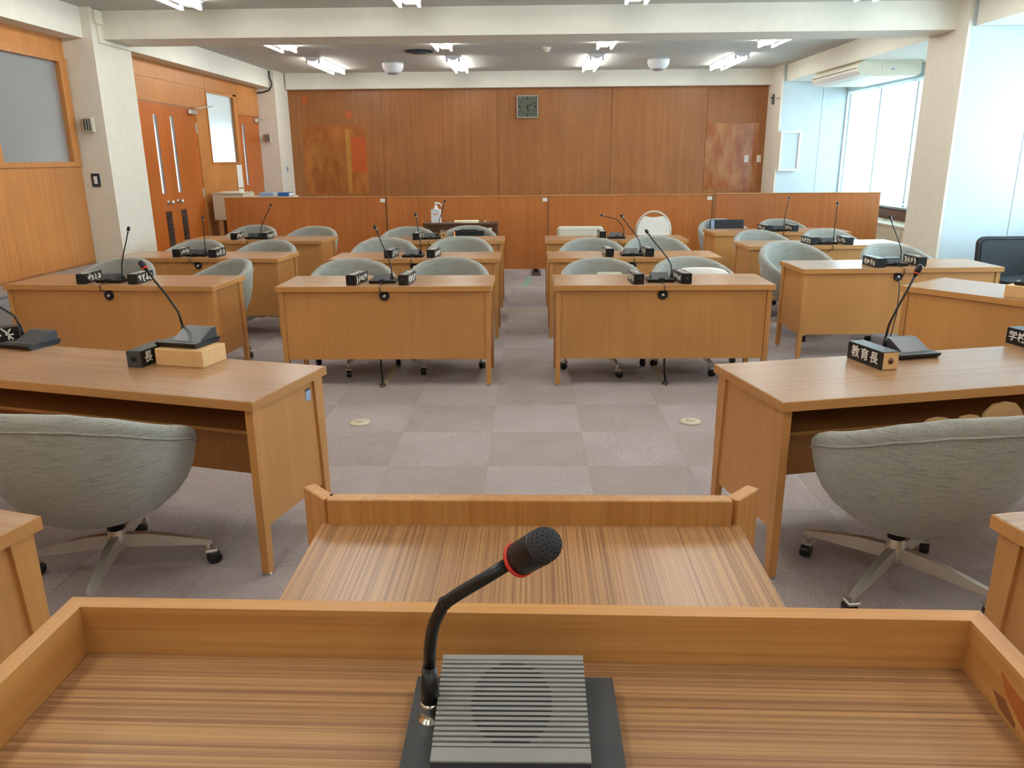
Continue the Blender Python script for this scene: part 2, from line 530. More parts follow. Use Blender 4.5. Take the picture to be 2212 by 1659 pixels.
# left wall
def lbox(m, y0, y1, z0, z1, d=.06, x=XL, b=0):
    return m.box(x - d, x, y0, y1, z0, z1, b)
m = MB()
lbox(m, 8.79, 9.16, 0, 2.634); lbox(m, 9.16, 11.03, 2.17, 2.634); lbox(m, 11.03, 11.42, 0, 2.634)
lbox(m, 11.42, 12.62, 2.42, 2.634); lbox(m, 11.42, 12.62, 0, 1.46, .04, XL - .012); lbox(m, 12.49, 12.64, 0, 2.634); lbox(m, 12.64, 13.63, 2.17, 2.634)
wl = struct(m.build('wall_left_far', 'wall_z'))
for (a, b, c, d) in ((9.16, 11.03, 2.175, 2.44), (9.16, 11.42, 2.445, 2.62), (11.43, 12.6, 2.445, 2.62), (12.65, 13.62, 2.18, 2.62)):
    box(XL - .001, XL + .006, a, b - .004, c, d, .001).build('panel', 'wall_z', wl)
box(XL - .012, XL - .004, 11.43, 12.48, .1, 1.44, .001).build('panel', 'wall_z', wl)
# window between the two doors
f = MB()
f.box(XL - .05, XL + .012, 11.42, 12.5, 1.44, 1.465); f.box(XL - .05, XL + .012, 11.42, 11.44, 1.465, 2.42)
f.box(XL - .05, XL + .012, 12.47, 12.6, 1.44, 2.42); f.box(XL - .05, XL + .012, 11.44, 12.47, 2.4, 2.42)
wi = struct(f.build('window_4', 'wall_z'))
box(XL - .03, XL - .024, 11.44, 12.47, 1.465, 2.4).build('pane', 'frost', wi)
# near bay
m = MB()
lbox(m, 3.2, 8.04, .49, 1.46); lbox(m, 3.2, 8.04, 2.42, 2.634); lbox(m, 3.2, 8.04, 0, .49, .05, XL - .005)
wl = struct(m.build('wall_left_near', 'wall_z'))
yy = [3.2, 4.58, 5.73, 6.8, 8.03]
for a, b in zip(yy[:-1], yy[1:]):
    box(XL - .001, XL + .006, a, b - .003, .5, 1.44, .001).build('panel', 'wall_z', wl)
f = MB()
f.box(XL - .06, XL + .02, 3.2, 8.03, 1.445, 1.49); f.box(XL - .06, XL + .02, 3.2, 8.03, 2.41, 2.45)
for yc in (3.3, 5.0, 6.76, 7.96):
    f.box(XL - .06, XL + .02, yc - .06, yc + .06, 1.49, 2.41)
wi = struct(f.build('window_5', 'wall_z'))
for a, b in ((3.36, 4.94), (5.06, 6.7), (6.82, 7.9)):
    box(XL - .03, XL - .024, a, b, 1.49, 2.41).build('pane', 'frost', wi)
struct(box(XL - .1, XL, YN, 2.45, 0, 2.634).build('wall_left_rear', 'wall_z'))
# corridor behind the left wall
m = MB()
m.box(-6.65, -6.5, YN, 19.2, 0, .8); m.box(-6.65, -6.5, YN, 19.2, 2.0, ZC); m.box(-6.65, -6.5, YN, 12.9, .8, 2.0); m.box(-6.65, -6.5, 18.9, 19.2, .8, 2.0)
struct(m.build('wall_corridor', 'white_wall'))
struct(box(-6.65, XL - .1, 19.0, 19.2, 0, ZC).build('wall_corridor_end', 'white_wall'))
f = MB()
for yc in (12.94, 14.9, 16.9, 18.86):
    f.box(-6.6, -6.55, yc - .03, yc + .03, .8, 2.0)
wi = struct(f.build('window_6', 'alu'))
for a, b in ((12.97, 14.87), (14.93, 16.87), (16.93, 18.83)):
    box(-6.58, -6.575, a, b, .8, 2.0).build('pane', 'glass', wi)
# doors
def door(n, y0, y1, sl, louver, knob, hinge, closer, right_hinge=True):
    m = MB()
    s0, s1 = sl
    x1 = XL - .012; x0 = x1 - .036
    for a, b, c, d in ((y0, s0, .01, 2.165), (s1, y1, .01, 2.165), (s0, s1, .01, 1.1), (s0, s1, 2.03, 2.165)):
        m.box(x0, x1, a + (.002 if a == y0 else 0), b - (.002 if b == y1 else 0), c, d)
    d = struct(m.build('door_%d' % n, 'door_z'))
    box(x1 - .006, x1 - .002, s0, s1, 1.1, 2.03).build('pane', 'frost', d)
    if louver:
        a, b = louver
        box(x1 - .001, x1 + .002, a, b, .4, .885).build('louver_backing', 'dark_y', d)
        for k in range(14):
            box(0, .008, a, b, 0, .016, T=TR((x1 + .003, 0, .405 + k * .0345), 0, 0, .5)).build('louver_slat', 'darkgrey', d)
    ky = knob
    k = MB().lathe([(.03, 0), (.03, .006), (.012, .01), (.012, .04), (.026, .045), (.03, .06), (.022, .072), (.0, .075)], 16, TR((x1, ky, .99), 0, 0, PI / 2))
    k.build('door_knob', 'chrome', d)
    for hz in hinge:
        box(x1 - .004, x1 + .012, y1 - .03, y1 + .006, hz - .07, hz + .07, .002).build('hinge', 'chrome', d)
    if closer:
        b = box(x1, x1 + .05, y1 - .26, y1 - .03, 2.08, 2.14, .008).build('door_closer', 'chrome', d)
        MB().tube([(x1 + .03, y1 - .12, 2.15), (x1 + .2, y1 + .13, 2.2), (x1 + .05, y1 + .36, 2.205)], .009, 6).build('closer_arm', 'chrome', b)
    return d
door(1, 9.16, 10.1, (9.78, 9.88), (9.8, 9.95), 9.9, (), False)
door(2, 10.1, 11.03, (10.24, 10.34), (10.24, 10.39), 10.18, (1.91, 1.06), True)
door(3, 12.64, 13.62, (12.8, 12.9), None, 12.75, (1.9, 1.06), True)
# low heater cabinets below the left and right walls
def heater(label, x0, x1, y0, y1, h, mat, grp=None):
    t = thing('heater_cabinet', label, 'heater', ((x0 + x1) / 2, (y0 + y1) / 2, 0))
    hx = (x1 - x0) / 2; hy = (y1 - y0) / 2
    box(-hx + .012, hx - .012, -hy, hy, .0, h - .03).build('body', mat, t)
    box(-hx, hx, -hy, hy, h - .03, h, .004).build('top', mat, t)
    n = max(2, int((y1 - y0) / .9))
    for i in range(n):
        a = -hy + (2 * hy) * i / n + .012; b = -hy + (2 * hy) * (i + 1) / n - .012
        xx = hx - .012 if x0 < 0 else -hx + .012
        s = 1 if x0 < 0 else -1
        box(min(xx, xx + s * .008), max(xx, xx + s * .008), a, b, .06, h - .06, .002).build('front_panel', mat, t)
    return t
heater('long low grey heater cabinet below the left wooden wainscot', XL + .01, -4.2, 3.4, 8.0, .485, 'grey_metal')
heater('beige heater cabinet under the bright far window', 4.8, XR - .012, 9.2, 13.6, .6, 'beige')

# ------------------------------------------------------------------ ceiling fittings
fx0 = None
def fixture():
    t = thing('ceiling_light', '', 'light', (0, 0, ZC), 0, 'twin-tube fluorescent ceiling lights')
    MB().prism([(-.11, 0), (-.115, -.012), (-.035, -.055), (.035, -.055), (.115, -.012), (.11, 0)], -.83, .83, 'y').build('reflector', 'white', t)
    for s in (-1, 1):
        MB().tube([(s * .088, -.78, -.068), (s * .088, .78, -.068)], .0155, 10).build('tube', 'tube', t)
        for e in (-1, 1):
            box(s * .088 - .014, s * .088 + .014, e * .8 - .018, e * .8 + .018, -.085, -.01, .003).build('tube_socket', 'white', t)
    return t
cols_ = [(-3.12, 'leftmost'), (-1.09, 'second from left'), (.98, 'second from right'), (3.05, 'rightmost')]
rows_ = [(12.86, 'in the farthest row'), (10.1, 'in the row behind the beam'), (7.02, 'in the row before the beam'), (4.3, 'in the row over the aisle'), (1.2, 'in the row above the lectern'), (-1.6, 'in the added unseen row behind the lectern')]  # rearmost row is out of view, added to brighten the lectern rim
for y, rn in rows_:
    for x, cn in cols_:
        lab = 'twin-tube fluorescent ceiling light, %s %s' % (cn, rn)
        if fx0 is None:
            fx0 = fixture(); fx0.location = (x, y, ZC); fx0['label'] = lab
        else:
            dup(fx0, lab, (x, y, ZC), 0)
def dome(label, x, y):
    t = thing('dome_speaker', label, 'speaker', (x, y, ZC), 0, 'white dome speakers on the ceiling')
    MB().lathe([(.165, 0), (.168, -.03), (.16, -.075), (.13, -.12), (.08, -.15), (.0, -.16)], 24).build('dome', 'white', t)
    MB().lathe([(.1, -.139), (.1, -.146), (.06, -.163), (.0, -.168)], 20).build('grille', 'grey_metal', t)
dome('white half-dome speaker on the ceiling left of the clock', -2.1, 12.9)
dome('white half-dome speaker on the ceiling right of the clock', 1.97, 12.75)
t = thing('smoke_detector', 'small round white detector on the ceiling near the clock', 'detector', (.24, 11.28, ZC))
MB().lathe([(.06, 0), (.06, -.02), (.045, -.028), (.04, -.055), (.0, -.06)], 18).build('body', 'ivory', t)
t = thing('ceiling_vent', 'dark round ceiling vent near the second light column', 'vent', (-1.5, 11.5, ZC))
MB().lathe([(.2, 0), (.2, -.01), (.17, -.018), (.0, -.018)], 24).build('ring', 'darkgrey', t)
MB().lathe([(.12, -.018), (.12, -.035), (.0, -.04)], 24).build('disc', 'charcoal', t)
# suspended air conditioner
ac = thing('air_conditioner', 'long white air conditioner hung below the right soffit', 'air conditioner', (4.6, 11.58, 2.46))
MB().prism([(-.40, .06), (-.36, .02), (-.2, 0), (.36, 0), (.4, .03), (.4, .189), (-.33, .189), (-.40, .14)], -.84, .84, 'y').build('body', 'ivory', ac)
MB().prism([(-.412, .065), (-.366, .012), (-.354, .02), (-.402, .07)], -.78, .78, 'y').build('louver', 'white', ac)
box(-.41, -.402, -.8, .8, .1, .108, .001).build('louver_gap', 'charcoal', ac)
box(-.1, .3, -.846, -.84, .03, .15, .002).build('end_panel', 'ivory', ac)
box(.02, .06, -.85, -.846, .07, .09, .001).build('badge', 'label_blue', ac)
# conduit box on the left pillar, black cable in the far corner
t = thing('conduit_cover', 'ivory conduit cover running down beside the main beam', 'conduit', (XPL, 8.16, 2.5))
box(.0, .035, -.06, .06, .27, .4, .006).build('junction_box', 'ivory', t)
box(.0, .025, -.018, .018, .13, .27, .003).build('riser', 'ivory', t)
box(.0, .025, -.018, .6, .105, .13, .003).build('run', 'ivory', t)
t = thing('black_cable', 'black cable looping round the beam end by the far left door', 'cable', (-4.28, 13.6, 2.6))
MB().tube([(.02, .0, .29), (.02, -.01, .2), (.05, -.01, .12), (.05, -.01, .06), (0, -.01, -.01), (-.1, -.01, -.04), (-.2, -.01, -.05)], .012, 8).build('cable', 'black', t)

# ------------------------------------------------------------------ wall fittings
def plate(name, label, cat, loc, rz, w_, h_, mat, inner=None, imat='white'):
    t = thing(name, label, cat, loc, rz)
    box(-w_ / 2, w_ / 2, -.012, 0, -h_ / 2, h_ / 2, .003).build('cover_plate', mat, t)
    if inner:
        box(-inner[0] / 2, inner[0] / 2, -.018, -.012, -inner[1] / 2, inner[1] / 2, .002).build('rocker', imat, t)
    return t
plate('light_switch', 'framed light switch on the near left pillar', 'switch', (-4.37, 8.04, 1.31), 0, .085, .13, 'darkgrey', (.035, .075))
plate('light_switch', 'left white switch plate on the back wall near the corner', 'switch', (3.83, YB, 1.44), 0, .07, .12, 'white', (.03, .06))
plate('light_switch', 'right switch plate on the back wall beside the cream pillar', 'switch', (4.05, YB, 1.44), 0, .07, .12, 'ivory', (.03, .06), 'ivory')
plate('light_switch', 'thin switch on the inner side of the far left pillar', 'switch', (XPL, 13.95, 1.33), PI / 2, .05, .1, 'label_blue', (.02, .05), 'darkgrey')
def wallbox(label, loc):
    t = thing('wall_sensor', label, 'sensor', loc, 0, 'sensor boxes on the left pillars')
    box(-.075, .03, -.02, 0, -.06, .06, .004).build('back_plate', 'beige', t)
    box(-.02, .075, -.07, -.02, -.07, .07, .006).build('body', 'beige', t)
    for k in range(3):
        box(-.01 + k * .026, .002 + k * .026, -.075, -.07, -.055, .055, .001).build('slot', 'charcoal' if k == 2 else 'darkgrey', t)
wallbox('small beige sensor box on the near left pillar', (-4.36, 8.04, 1.84))
wallbox('small beige sensor box beside the far left door', (-4.39, 13.63, 1.84))
# clock
t = thing('wall_clock', 'square grey wall clock in a thin silver frame', 'clock', (-.02, YB, 2.34))
f = MB()
for a in (-1, 1):
    f.box(a * .176 - .008, a * .176 + .008, -.05, 0, -.184, .184); f.box(-.168, .168, -.05, 0, a * .176 - .008, a * .176 + .008)
f.build('frame', 'alu', t)
box(-.168, .168, -.03, 0, -.168, .168).build('face', 'clockface', t)
for k in range(12):
    a = k * PI / 6
    l = .03 if k % 3 else .045
    box(-.006 if k % 3 else -.012, .006 if k % 3 else .012, -.034, -.03, .12, .12 + l * .8, T=Matrix.Rotation(a, 4, 'Y')).build('hour_mark', 'black', t)
box(-.008, .008, -.038, -.034, -.02, .085, T=Matrix.Rotation(rad(168), 4, 'Y')).build('hour_hand', 'black', t)
box(-.006, .006, -.042, -.038, -.025, .12, T=Matrix.Rotation(rad(62), 4, 'Y')).build('minute_hand', 'black', t)
# framed panel speaker on the far wing wall
t = thing('panel_speaker', 'framed pale wall panel hung on the far blue-white wall', 'wall panel', (4.32, 13.63, 1.56))
f = MB()
for a in (-1, 1):
    f.box(a * .15 - .014, a * .15 + .014, -.1, 0, -.315, .315); f.box(-.136, .136, -.1, 0, a * .3 - .015, a * .3 + .015)
f.build('frame', 'ivory', t)
box(-.136, .136, -.08, 0, -.285, .285).build('grille_cloth', 'cloth_panel', t)
t = thing('wall_bracket', 'small dark bracket at the top right corner of the back wall', 'bracket', (XPR, 14.0, 2.4))
box(-.03, 0, -.03, .03, -.08, .08, .005).build('body', 'charcoal', t)
MB().tube([(-.03, 0, .03), (-.06, -.02, .02)], .012, 8).build('stub', 'charcoal', t)
t = thing('wall_hook', 'tiny metal hook pair on the far cream pillar', 'hook', (XPR, 13.72, 2.4))
for dy in (-.05, .05):
    MB().tube([(0, dy, 0), (-.03, dy, 0), (-.035, dy, .02)], .01, 8).build('hook', 'chrome', t)
t = thing('notice_paper', 'tall white notice on the wood panel below the far left window', 'paper', (XL, 12.46, 1.25))
box(.001, .004, -.11, .11, -.17, .17).build('sheet', 'paper', t)
t = thing('notice_paper', 'lower small white notice below the far left window', 'paper', (XL, 12.46, .99))
box(.001, .004, -.11, .11, -.07, .07).build('sheet', 'paper', t)

# ------------------------------------------------------------------ low partition screens
PX = [(-4.02, -1.875), (-1.865, .255), (.262, 2.4)]
def screen(label, x0, x1, y, h, sticker, feet=True):
    cx = (x0 + x1) / 2; hw = (x1 - x0) / 2
    t = thing('partition_screen', label, 'partition', (cx, y, 0), 0, 'low wooden partition screens')
    box(-hw + .004, hw - .004, -.018, .018, .06, h - .012, .002).build('board', 'part_z', t)
    box(-hw + .002, hw - .002, -.022, .022, h - .012, h, .003).build('top_edge', 'rim_x', t)
    for s in (-1, 1):
        p = box(s * (hw - .16) - .03, s * (hw - .16) + .03, -.02, .02, .02, .06).build('post', 'black', t)
        box(s * (hw - .16) - .06, s * (hw - .16) + .06, -.24, .24, 0, .02, .006).build('foot', 'charcoal', t)
    if sticker:
        box(hw - .01, hw - .0035, -.0195, -.017, .06, h - .012).build('joint_strip', 'black_matte', t)
        box(hw - .075, hw - .012, -.0195, -.018, h - .075, h - .03).build('sticker', 'paper', t)
    return t
screen('low wooden partition screen, leftmost, by the doors', *PX[0], 10.47, 1.02, True)
screen('low wooden partition screen behind the hand sanitizer bottle', *PX[1], 10.47, 1.015, True)
screen('low wooden partition screen behind the round-backed white chair', *PX[2], 10.47, 1.02, True)
screen('low wooden partition screen, rightmost, reaching the window', 2.43, 4.55, 10.45, 1.03, False)
# beige cabinet and binders behind the left screen
t = thing('low_cabinet', 'beige low cabinet behind the leftmost partition screen', 'cabinet', (-3.95, 11.25, 0))
box(-.46, -.02, -.2, .25, .68, 1.04, .006).build('body', 'beige', t)
box(-.02, .62, -.2, .25, .68, 1.0, .006).build('side_shelf', 'beige', t)
box(-.36, .56, -.16, .2, 0, .68, .006).build('plinth', 'dark_z', t)
box(-.47, -.015, -.21, .26, 1.04, 1.05, .003).build('top', 'beige', t)
t = thing('paper_stack', 'white papers lying on the beige cabinet behind the screen', 'paper', (-4.18, 11.2, 1.05))
for k in range(3):
    box(-.15 + k * .01, .15 - k * .008, -.1, .1, k * .006, k * .006 + .005, T=Matrix.Rotation(k * .1, 4, 'Z')).build('sheet', 'paper', t)
def binder(label, x, y, z, mat, w_=.2):
    t = thing('binder', label, 'binder', (x, y, z), 0, 'binders lying behind the screens')
    box(-w_ / 2, w_ / 2, -.12, .12, 0, .05, .004).build('cover', mat, t)
    box(-w_ / 2 + .008, w_ / 2 + .002, -.118, .114, .008, .042).build('pages', 'paper', t)
binder('blue binder lying behind the leftmost partition screen', -3.42, 11.2, 1.0, 'blue', .16)
binder('pale grey binder lying next to the blue binder', -3.66, 11.2, 1.0, 'label_blue', .2)
# small side table with bottle
t = thing('side_table', 'small dark wooden side table in front of the partition', 'table', (-.85, 9.98, 0))
box(-.47, .47, -.17, .17, .69, .72, .003).build('top', 'dark_x', t)
box(-.44, .44, -.15, -.13, .6, .69).build('apron', 'dark_x', t)
for s in (-1, 1):
    box(s * .45 - .012, s * .45 + .012, -.16, .16, 0, .69, .002).build('side_panel', 'dark_z', t)
box(.35, .39, -.158, -.15, .63, .66, .001).build('badge', 'ivory', t)
b = thing('sanitizer_bottle', 'white pump bottle of hand sanitizer on the dark side table', 'bottle', (-1.16, 9.92, .72))
MB().prism([(-.055, -.03), (.055, -.03), (.06, -.02), (.06, .02), (.055, .03), (-.055, .03), (-.06, .02), (-.06, -.02)], 0, .16).build('bottle', 'white', b)
MB().lathe([(.05, .16), (.03, .17), (.022, .175), (.022, .2), (.01, .205), (.01, .225), (.0, .226)], 16).build('collar', 'white', b)
MB().tube([(-.015, 0, .235), (.03, 0, .238), (.06, 0, .225), (.07, 0, .2)], [.012, .01, .008, .006], 8).build('pump', 'white', b)
for k in range(5):
    box(-.03 + k * .012, -.021 + k * .012, -.0306, -.03, .1, .112).build('red_print', 'red', b)
t = thing('paper_stack', 'cream papers lying on the dark side table', 'paper', (-.78, 9.93, .72))
for k in range(3):
    box(-.15, .15, -.1, .1, k * .007, k * .007 + .006, T=Matrix.Rotation(.06 * k, 4, 'Z')).build('sheet', 'cream_paper', t)
t = thing('eraser_box', 'little pinkish box at the right end of the side table', 'box', (-.53, 9.93, .72))
box(-.03, .03, -.02, .02, 0, .02, .003).build('box', 'beigefab', t)
box(-.01, .03, -.0205, .0205, .002, .0205).build('sleeve', 'tanfab', t)

# ------------------------------------------------------------------ desks
DH = .69
def make_desk(w_, d, label, grp):
    t = thing('desk', label, 'desk', (0, 0, 0), 0, grp)
    hw, hd = w_ / 2, d / 2
    box(-hw, hw, -hd, hd, DH - .036, DH, .003).build('desktop', 'top_x', t)
    e = MB()
    for s in (-1, 1):
        e.box(-hw - .001, hw + .001, s * hd - .0015, s * hd + .0015, DH - .0345, DH - .0015)
        e.box(s * hw - .0015, s * hw + .0015, -hd - .001, hd + .001, DH - .0345, DH - .0015)
    e.build('edge_band', 'desk_x', t)
    for sx in (-1, 1):
        for sy in (-1, 1):
            x = sx * (hw - .045); y = sy * (hd - .045)
            ox, oy = .032 * sx, .03 * sy
            ix, iy = -.03 * sx, -.032 * sy
            def rect(kx, ky):
                xs_ = sorted((x + ox, x + ix * kx)); ys_ = sorted((y + oy, y + iy * ky))
                return [(xs_[0], ys_[0]), (xs_[1], ys_[0]), (xs_[1], ys_[1]), (xs_[0], ys_[1])]
            b_ = [(a, c, .012) for a, c in rect(-.05, .0)]; tp = [(a, c, DH - .036) for a, c in rect(.0, 1)]
            lg = MB().add(b_ + tp, [(0, 3, 2, 1), (4, 5, 6, 7), (0, 1, 5, 4), (1, 2, 6, 5), (2, 3, 7, 6), (3, 0, 4, 7)]).build('leg', 'desk_z', t)
            MB().lathe([(.012, 0), (.014, .004), (.006, .006), (.006, .012)], 10, TR((x + ox * .5, y + oy * .4, 0))).build('glide', 'chrome', lg)
        xa = sx * (hw - .045); xs_ = sorted((xa + sx * .006, xa + sx * .022))
        box(xs_[0], xs_[1], -hd + .05, hd - .05, .19, DH - .036, .001).build('side_panel', 'desk_z', t)
    box(-hw + .046, hw - .046, -hd + .022, -hd + .038, .19, DH - .036, .001).build('modesty_panel', 'desk_z', t)
    box(-hw + .05, hw - .05, -hd + .05, hd - .16, .5, .514, .001).build('shelf', 'desk_x', t)
    return t
COLX = {'left': (-2.85, 1.5, -4.5), 'centre-left': (-.961, 1.432, 0), 'centre-right': (.888, 1.442, 0), 'right': (2.77, 1.5, 2.5)}
ROWN = ['front', 'middle', 'back']
GD = 'wooden desks in the member rows'
DESK = {}
pos = {('left', 0): (-2.835, 5.42), ('left', 1): (-2.86, 6.9), ('left', 2): (-2.86, 8.36),
       ('centre-left', 0): (-.961, 5.325), ('centre-left', 1): (-.964, 6.765), ('centre-left', 2): (-.972, 8.21),
       ('centre-right', 0): (.888, 5.33), ('centre-right', 1): (.882, 6.765), ('centre-right', 2): (.889, 8.2),
       ('right', 0): (2.765, 6.07), ('right', 1): (2.775, 7.6), ('right', 2): (2.765, 8.93)}
protos = {}
for (c, r_), (x, y) in pos.items():
    lab = 'wooden desk with modesty panel, %s desk of the %s column' % (ROWN[r_], c)
    k = COLX[c][1]
    if k not in protos:
        d = make_desk(k, .5, lab, GD); protos[k] = d
    else:
        d = dup(protos[k], lab, (0, 0, 0), 0)
    d.location = (x, y, 0); d.rotation_euler = (0, 0, rad(COLX[c][2]))
    DESK[c, r_] = d
def place_desk(w_, d, label, corner, ang, which):
    """which: local sign of the given corner (x, y)"""
    t = make_desk(w_, d, label, None)
    v = Matrix.Rotation(ang, 2) @ Vector((which[0] * w_ / 2, which[1] * d / 2))
    t.location = (corner[0] - v.x, corner[1] - v.y, 0); t.rotation_euler = (0, 0, ang)
    return t
# desks beside the podium: sitters face away from the camera, so the modesty panel is on the far side
FLD = place_desk(1.8, .51, 'wooden desk left of the podium with a tan box on top', (-.963, 2.557), PI - rad(15.3), (-1, 1))
FRD = place_desk(1.8, .53, 'wooden desk right of the podium with a lettered name block', (.867, 2.546), PI + rad(12.6), (1, 1))
FRR = place_desk(1.5, .56, 'wooden desk set diagonally at the right edge by the window', (2.386, 5.017), rad(-52.6), (-1, -1))
BLD = place_desk(1.5, .52, 'wooden desk corner at the lower left edge beside the lectern', (-1.164, 1.666), PI - rad(16), (-1, -1))
BRD = place_desk(1.5, .52, 'wooden desk corner at the lower right edge beside the lectern', (1.082, 1.684), PI + rad(12), (1, -1))
# asset labels on desk ends
def asset(desk, x, y, z, s):
    a = box(min(0, s * .002), max(0, s * .002), -.018, .018, -.024, .024).build('asset_label', 'label_blue', desk)
    a.location = (x, y, z)
    b_ = box(min(0, s * .0026), max(0, s * .0026), -.018, .018, .016, .024).build('label_header', 'charcoal', a)
asset(FLD, -(.9 - .045) - .022, -.14, .6, -1)
asset(BLD, -(.75 - .045) - .022, -.05, .6, -1)
# grommets on modesty panels
def grommet(desk, x, z, d=.25):
    g = MB().lathe([(.034, 0), (.034, .006), (.028, .012), (.02, .012), (.016, .006), (.0, .006)], 18, TR((0, 0, 0), 0, PI / 2)).build('grommet', 'black', desk)
    g.location = (x, -d + .022, z)
    MB().lathe([(.012, .006), (.01, .014), (.0, .016)], 12, TR((0, 0, 0), 0, PI / 2)).build('plug', 'chrome', g)
grommet(DESK['centre-left', 0], -.958 + .961, .625)
grommet(DESK['centre-right', 0], .881 - .888, .625)
grommet(DESK['centre-left', 1], 0, .625); grommet(DESK['centre-right', 1], -.02, .625)
grommet(DESK['left', 0], 0.0, .62); grommet(DESK['left', 1], .03, .625); grommet(DESK['right', 0], -.03, .625)

# ------------------------------------------------------------------ tub chairs (local: sitter faces -y, back at +y)
def tub_chair(label):
    t = thing('tub_chair', label, 'chair', (0, 0, 0), 0, 'grey fabric tub chairs')
    N = 56
    def hgt(p):
        a = abs(p)
        pts = [(0, .762), (.35, .757), (.8, .725), (1.2, .678), (1.65, .625), (2.2, .55), (2.6, .48), (2.85, .45), (PI, .44)]
        for (a0, h0), (a1, h1) in zip(pts[:-1], pts[1:]):
            if a <= a1:
                k = (a - a0) / (a1 - a0)
                return h0 + (h1 - h0) * k
        return pts[-1][1]
    CY = .065
    def plan(p, R):
        sx, cx_ = math.sin(p), math.cos(p)
        return Vector((math.copysign(abs(sx) ** .9, sx) * R * 1.04, CY + math.copysign(abs(cx_) ** .9, cx_) * R * .96))
    rings = []
    zb = .285
    prof = [(.03, 0), (.22, .0), (.45, .03), (.62, .1), (.76, .22), (.87, .38), (.94, .56), (.98, .76), (1.0, .9)]
    RO = .315
    for kr, kz in prof:
        rings.append([(plan(p, RO * kr), zb + (hgt(p) - .03 - zb) * kz / .9) for p in [2 * PI * i / N - PI for i in range(N)]])
    TH = .058
    for dr, dz in ((.0, -.018), (-.004, -.006), (-.014, .003), (-.028, .006), (-.043, .002), (-.053, -.008), (-TH, -.03)):
        rings.append([(plan(p, RO + dr), hgt(p) + dz) for p in [2 * PI * i / N - PI for i in range(N)]])
    for kz, dr in ((.75, -TH - .002), (.4, -TH - .012), (.12, -TH - .035), (0, -TH - .06)):
        rings.append([(plan(p, RO + dr), .40 + (hgt(p) - .03 - .40) * kz) for p in [2 * PI * i / N - PI for i in range(N)]])
    vs = [(v.x, v.y, z_) for rg in rings for v, z_ in rg]
    fs = [(i * N + k, i * N + (k + 1) % N, (i + 1) * N + (k + 1) % N, (i + 1) * N + k) for i in range(len(rings) - 1) for k in range(N)]
    fs.append(tuple(range(N))[::-1]); fs.append(tuple(range((len(rings) - 1) * N, len(rings) * N)))
    sh = MB().add(vs, fs, True).build('shell', 'tweed', t)
    ring = []
    for i in range(N + 1):
        p = 2 * PI * i / N - PI
        v = plan(p, RO + .001); ring.append((v.x, v.y, hgt(p) - .045))
    MB().tube(ring, .003, 6, False).build('piping', 'tweed', sh)
    # seat cushion
    cv = []; rr = [(.0, .462), (.6, .46), (.86, .45), (.97, .43), (1, .41), (.97, .395)]
    NC = 36
    for k, z_ in rr:
        for i in range(NC):
            p = 2 * PI * i / NC; v = plan(p, .245 * max(k, .001)); cv.append((v.x, v.y - .02, z_))
    cf = [(i * NC + k, i * NC + (k + 1) % NC, (i + 1) * NC + (k + 1) % NC, (i + 1) * NC + k) for i in range(len(rr) - 1) for k in range(NC)]
    MB().add(cv, cf, True).build('seat_cushion', 'tweed', t)
    MB().lathe([(.06, .29), (.06, .265), (.045, .26), (.03, .25), (.03, .2), (.0, .2)], 16).build('swivel_plate', 'black', t)
    MB().lathe([(.028, .25), (.028, .16), (.034, .15), (.034, .09), (.02, .085), (.0, .085)], 16).build('column', 'chrome', t)
    for k in range(4):
        Tm = Matrix.Rotation(PI / 4 + k * PI / 2, 4, 'Z')
        a = MB()
        sec = [(.02, .017, .105, .155), (.1, .0165, .1, .15), (.2, .0145, .092, .13), (.29, .012, .086, .108), (.315, .0105, .085, .1)]
        v4 = []
        for x, hw, z0, z1 in sec:
            v4 += [(x, -hw, z0), (x, hw, z0), (x, hw * .8, z1), (x, -hw * .8, z1)]
        f4 = [(i * 4 + j, i * 4 + (j + 1) % 4, i * 4 + 4 + (j + 1) % 4, i * 4 + 4 + j) for i in range(len(sec) - 1) for j in range(4)] + [(3, 2, 1, 0), (16, 17, 18, 19)]
        a.add([Tm @ Vector(q) for q in v4], f4)
        lg = a.build('leg', 'chrome', t)
        cst = MB()
        Tc = Tm @ Matrix.Translation((.3, 0, 0)) @ Matrix.Rotation(.9 + k * 1.3, 4, 'Z')
        cst.lathe([(.025, -.016), (.027, -.012), (.027, .012), (.025, .016)], 14, Tc @ TR((-.018, 0, .027), 0, PI / 2))
        cs = cst.build('caster', 'black', lg)
        MB().box(-.03, .012, -.02, .02, .05, .062, .003, Tc).tube([(0, 0, .06), (0, 0, .09)], .008, 8, T=Tc).build('caster_fork', 'chrome', cs)
    return t
chair0 = None
def chair(label, x, y, rz):
    global chair0
    if chair0 is None:
        chair0 = tub_chair(label); c = chair0
    else:
        c = dup(chair0, label, (0, 0, 0), 0)
    c.location = (x, y, 0); c.rotation_euler = (0, 0, rz)
    return c
def cl(side, r_, c):
    return 'grey fabric tub chair, %s seat at the %s desk of the %s column' % (side, ROWN[r_], c)
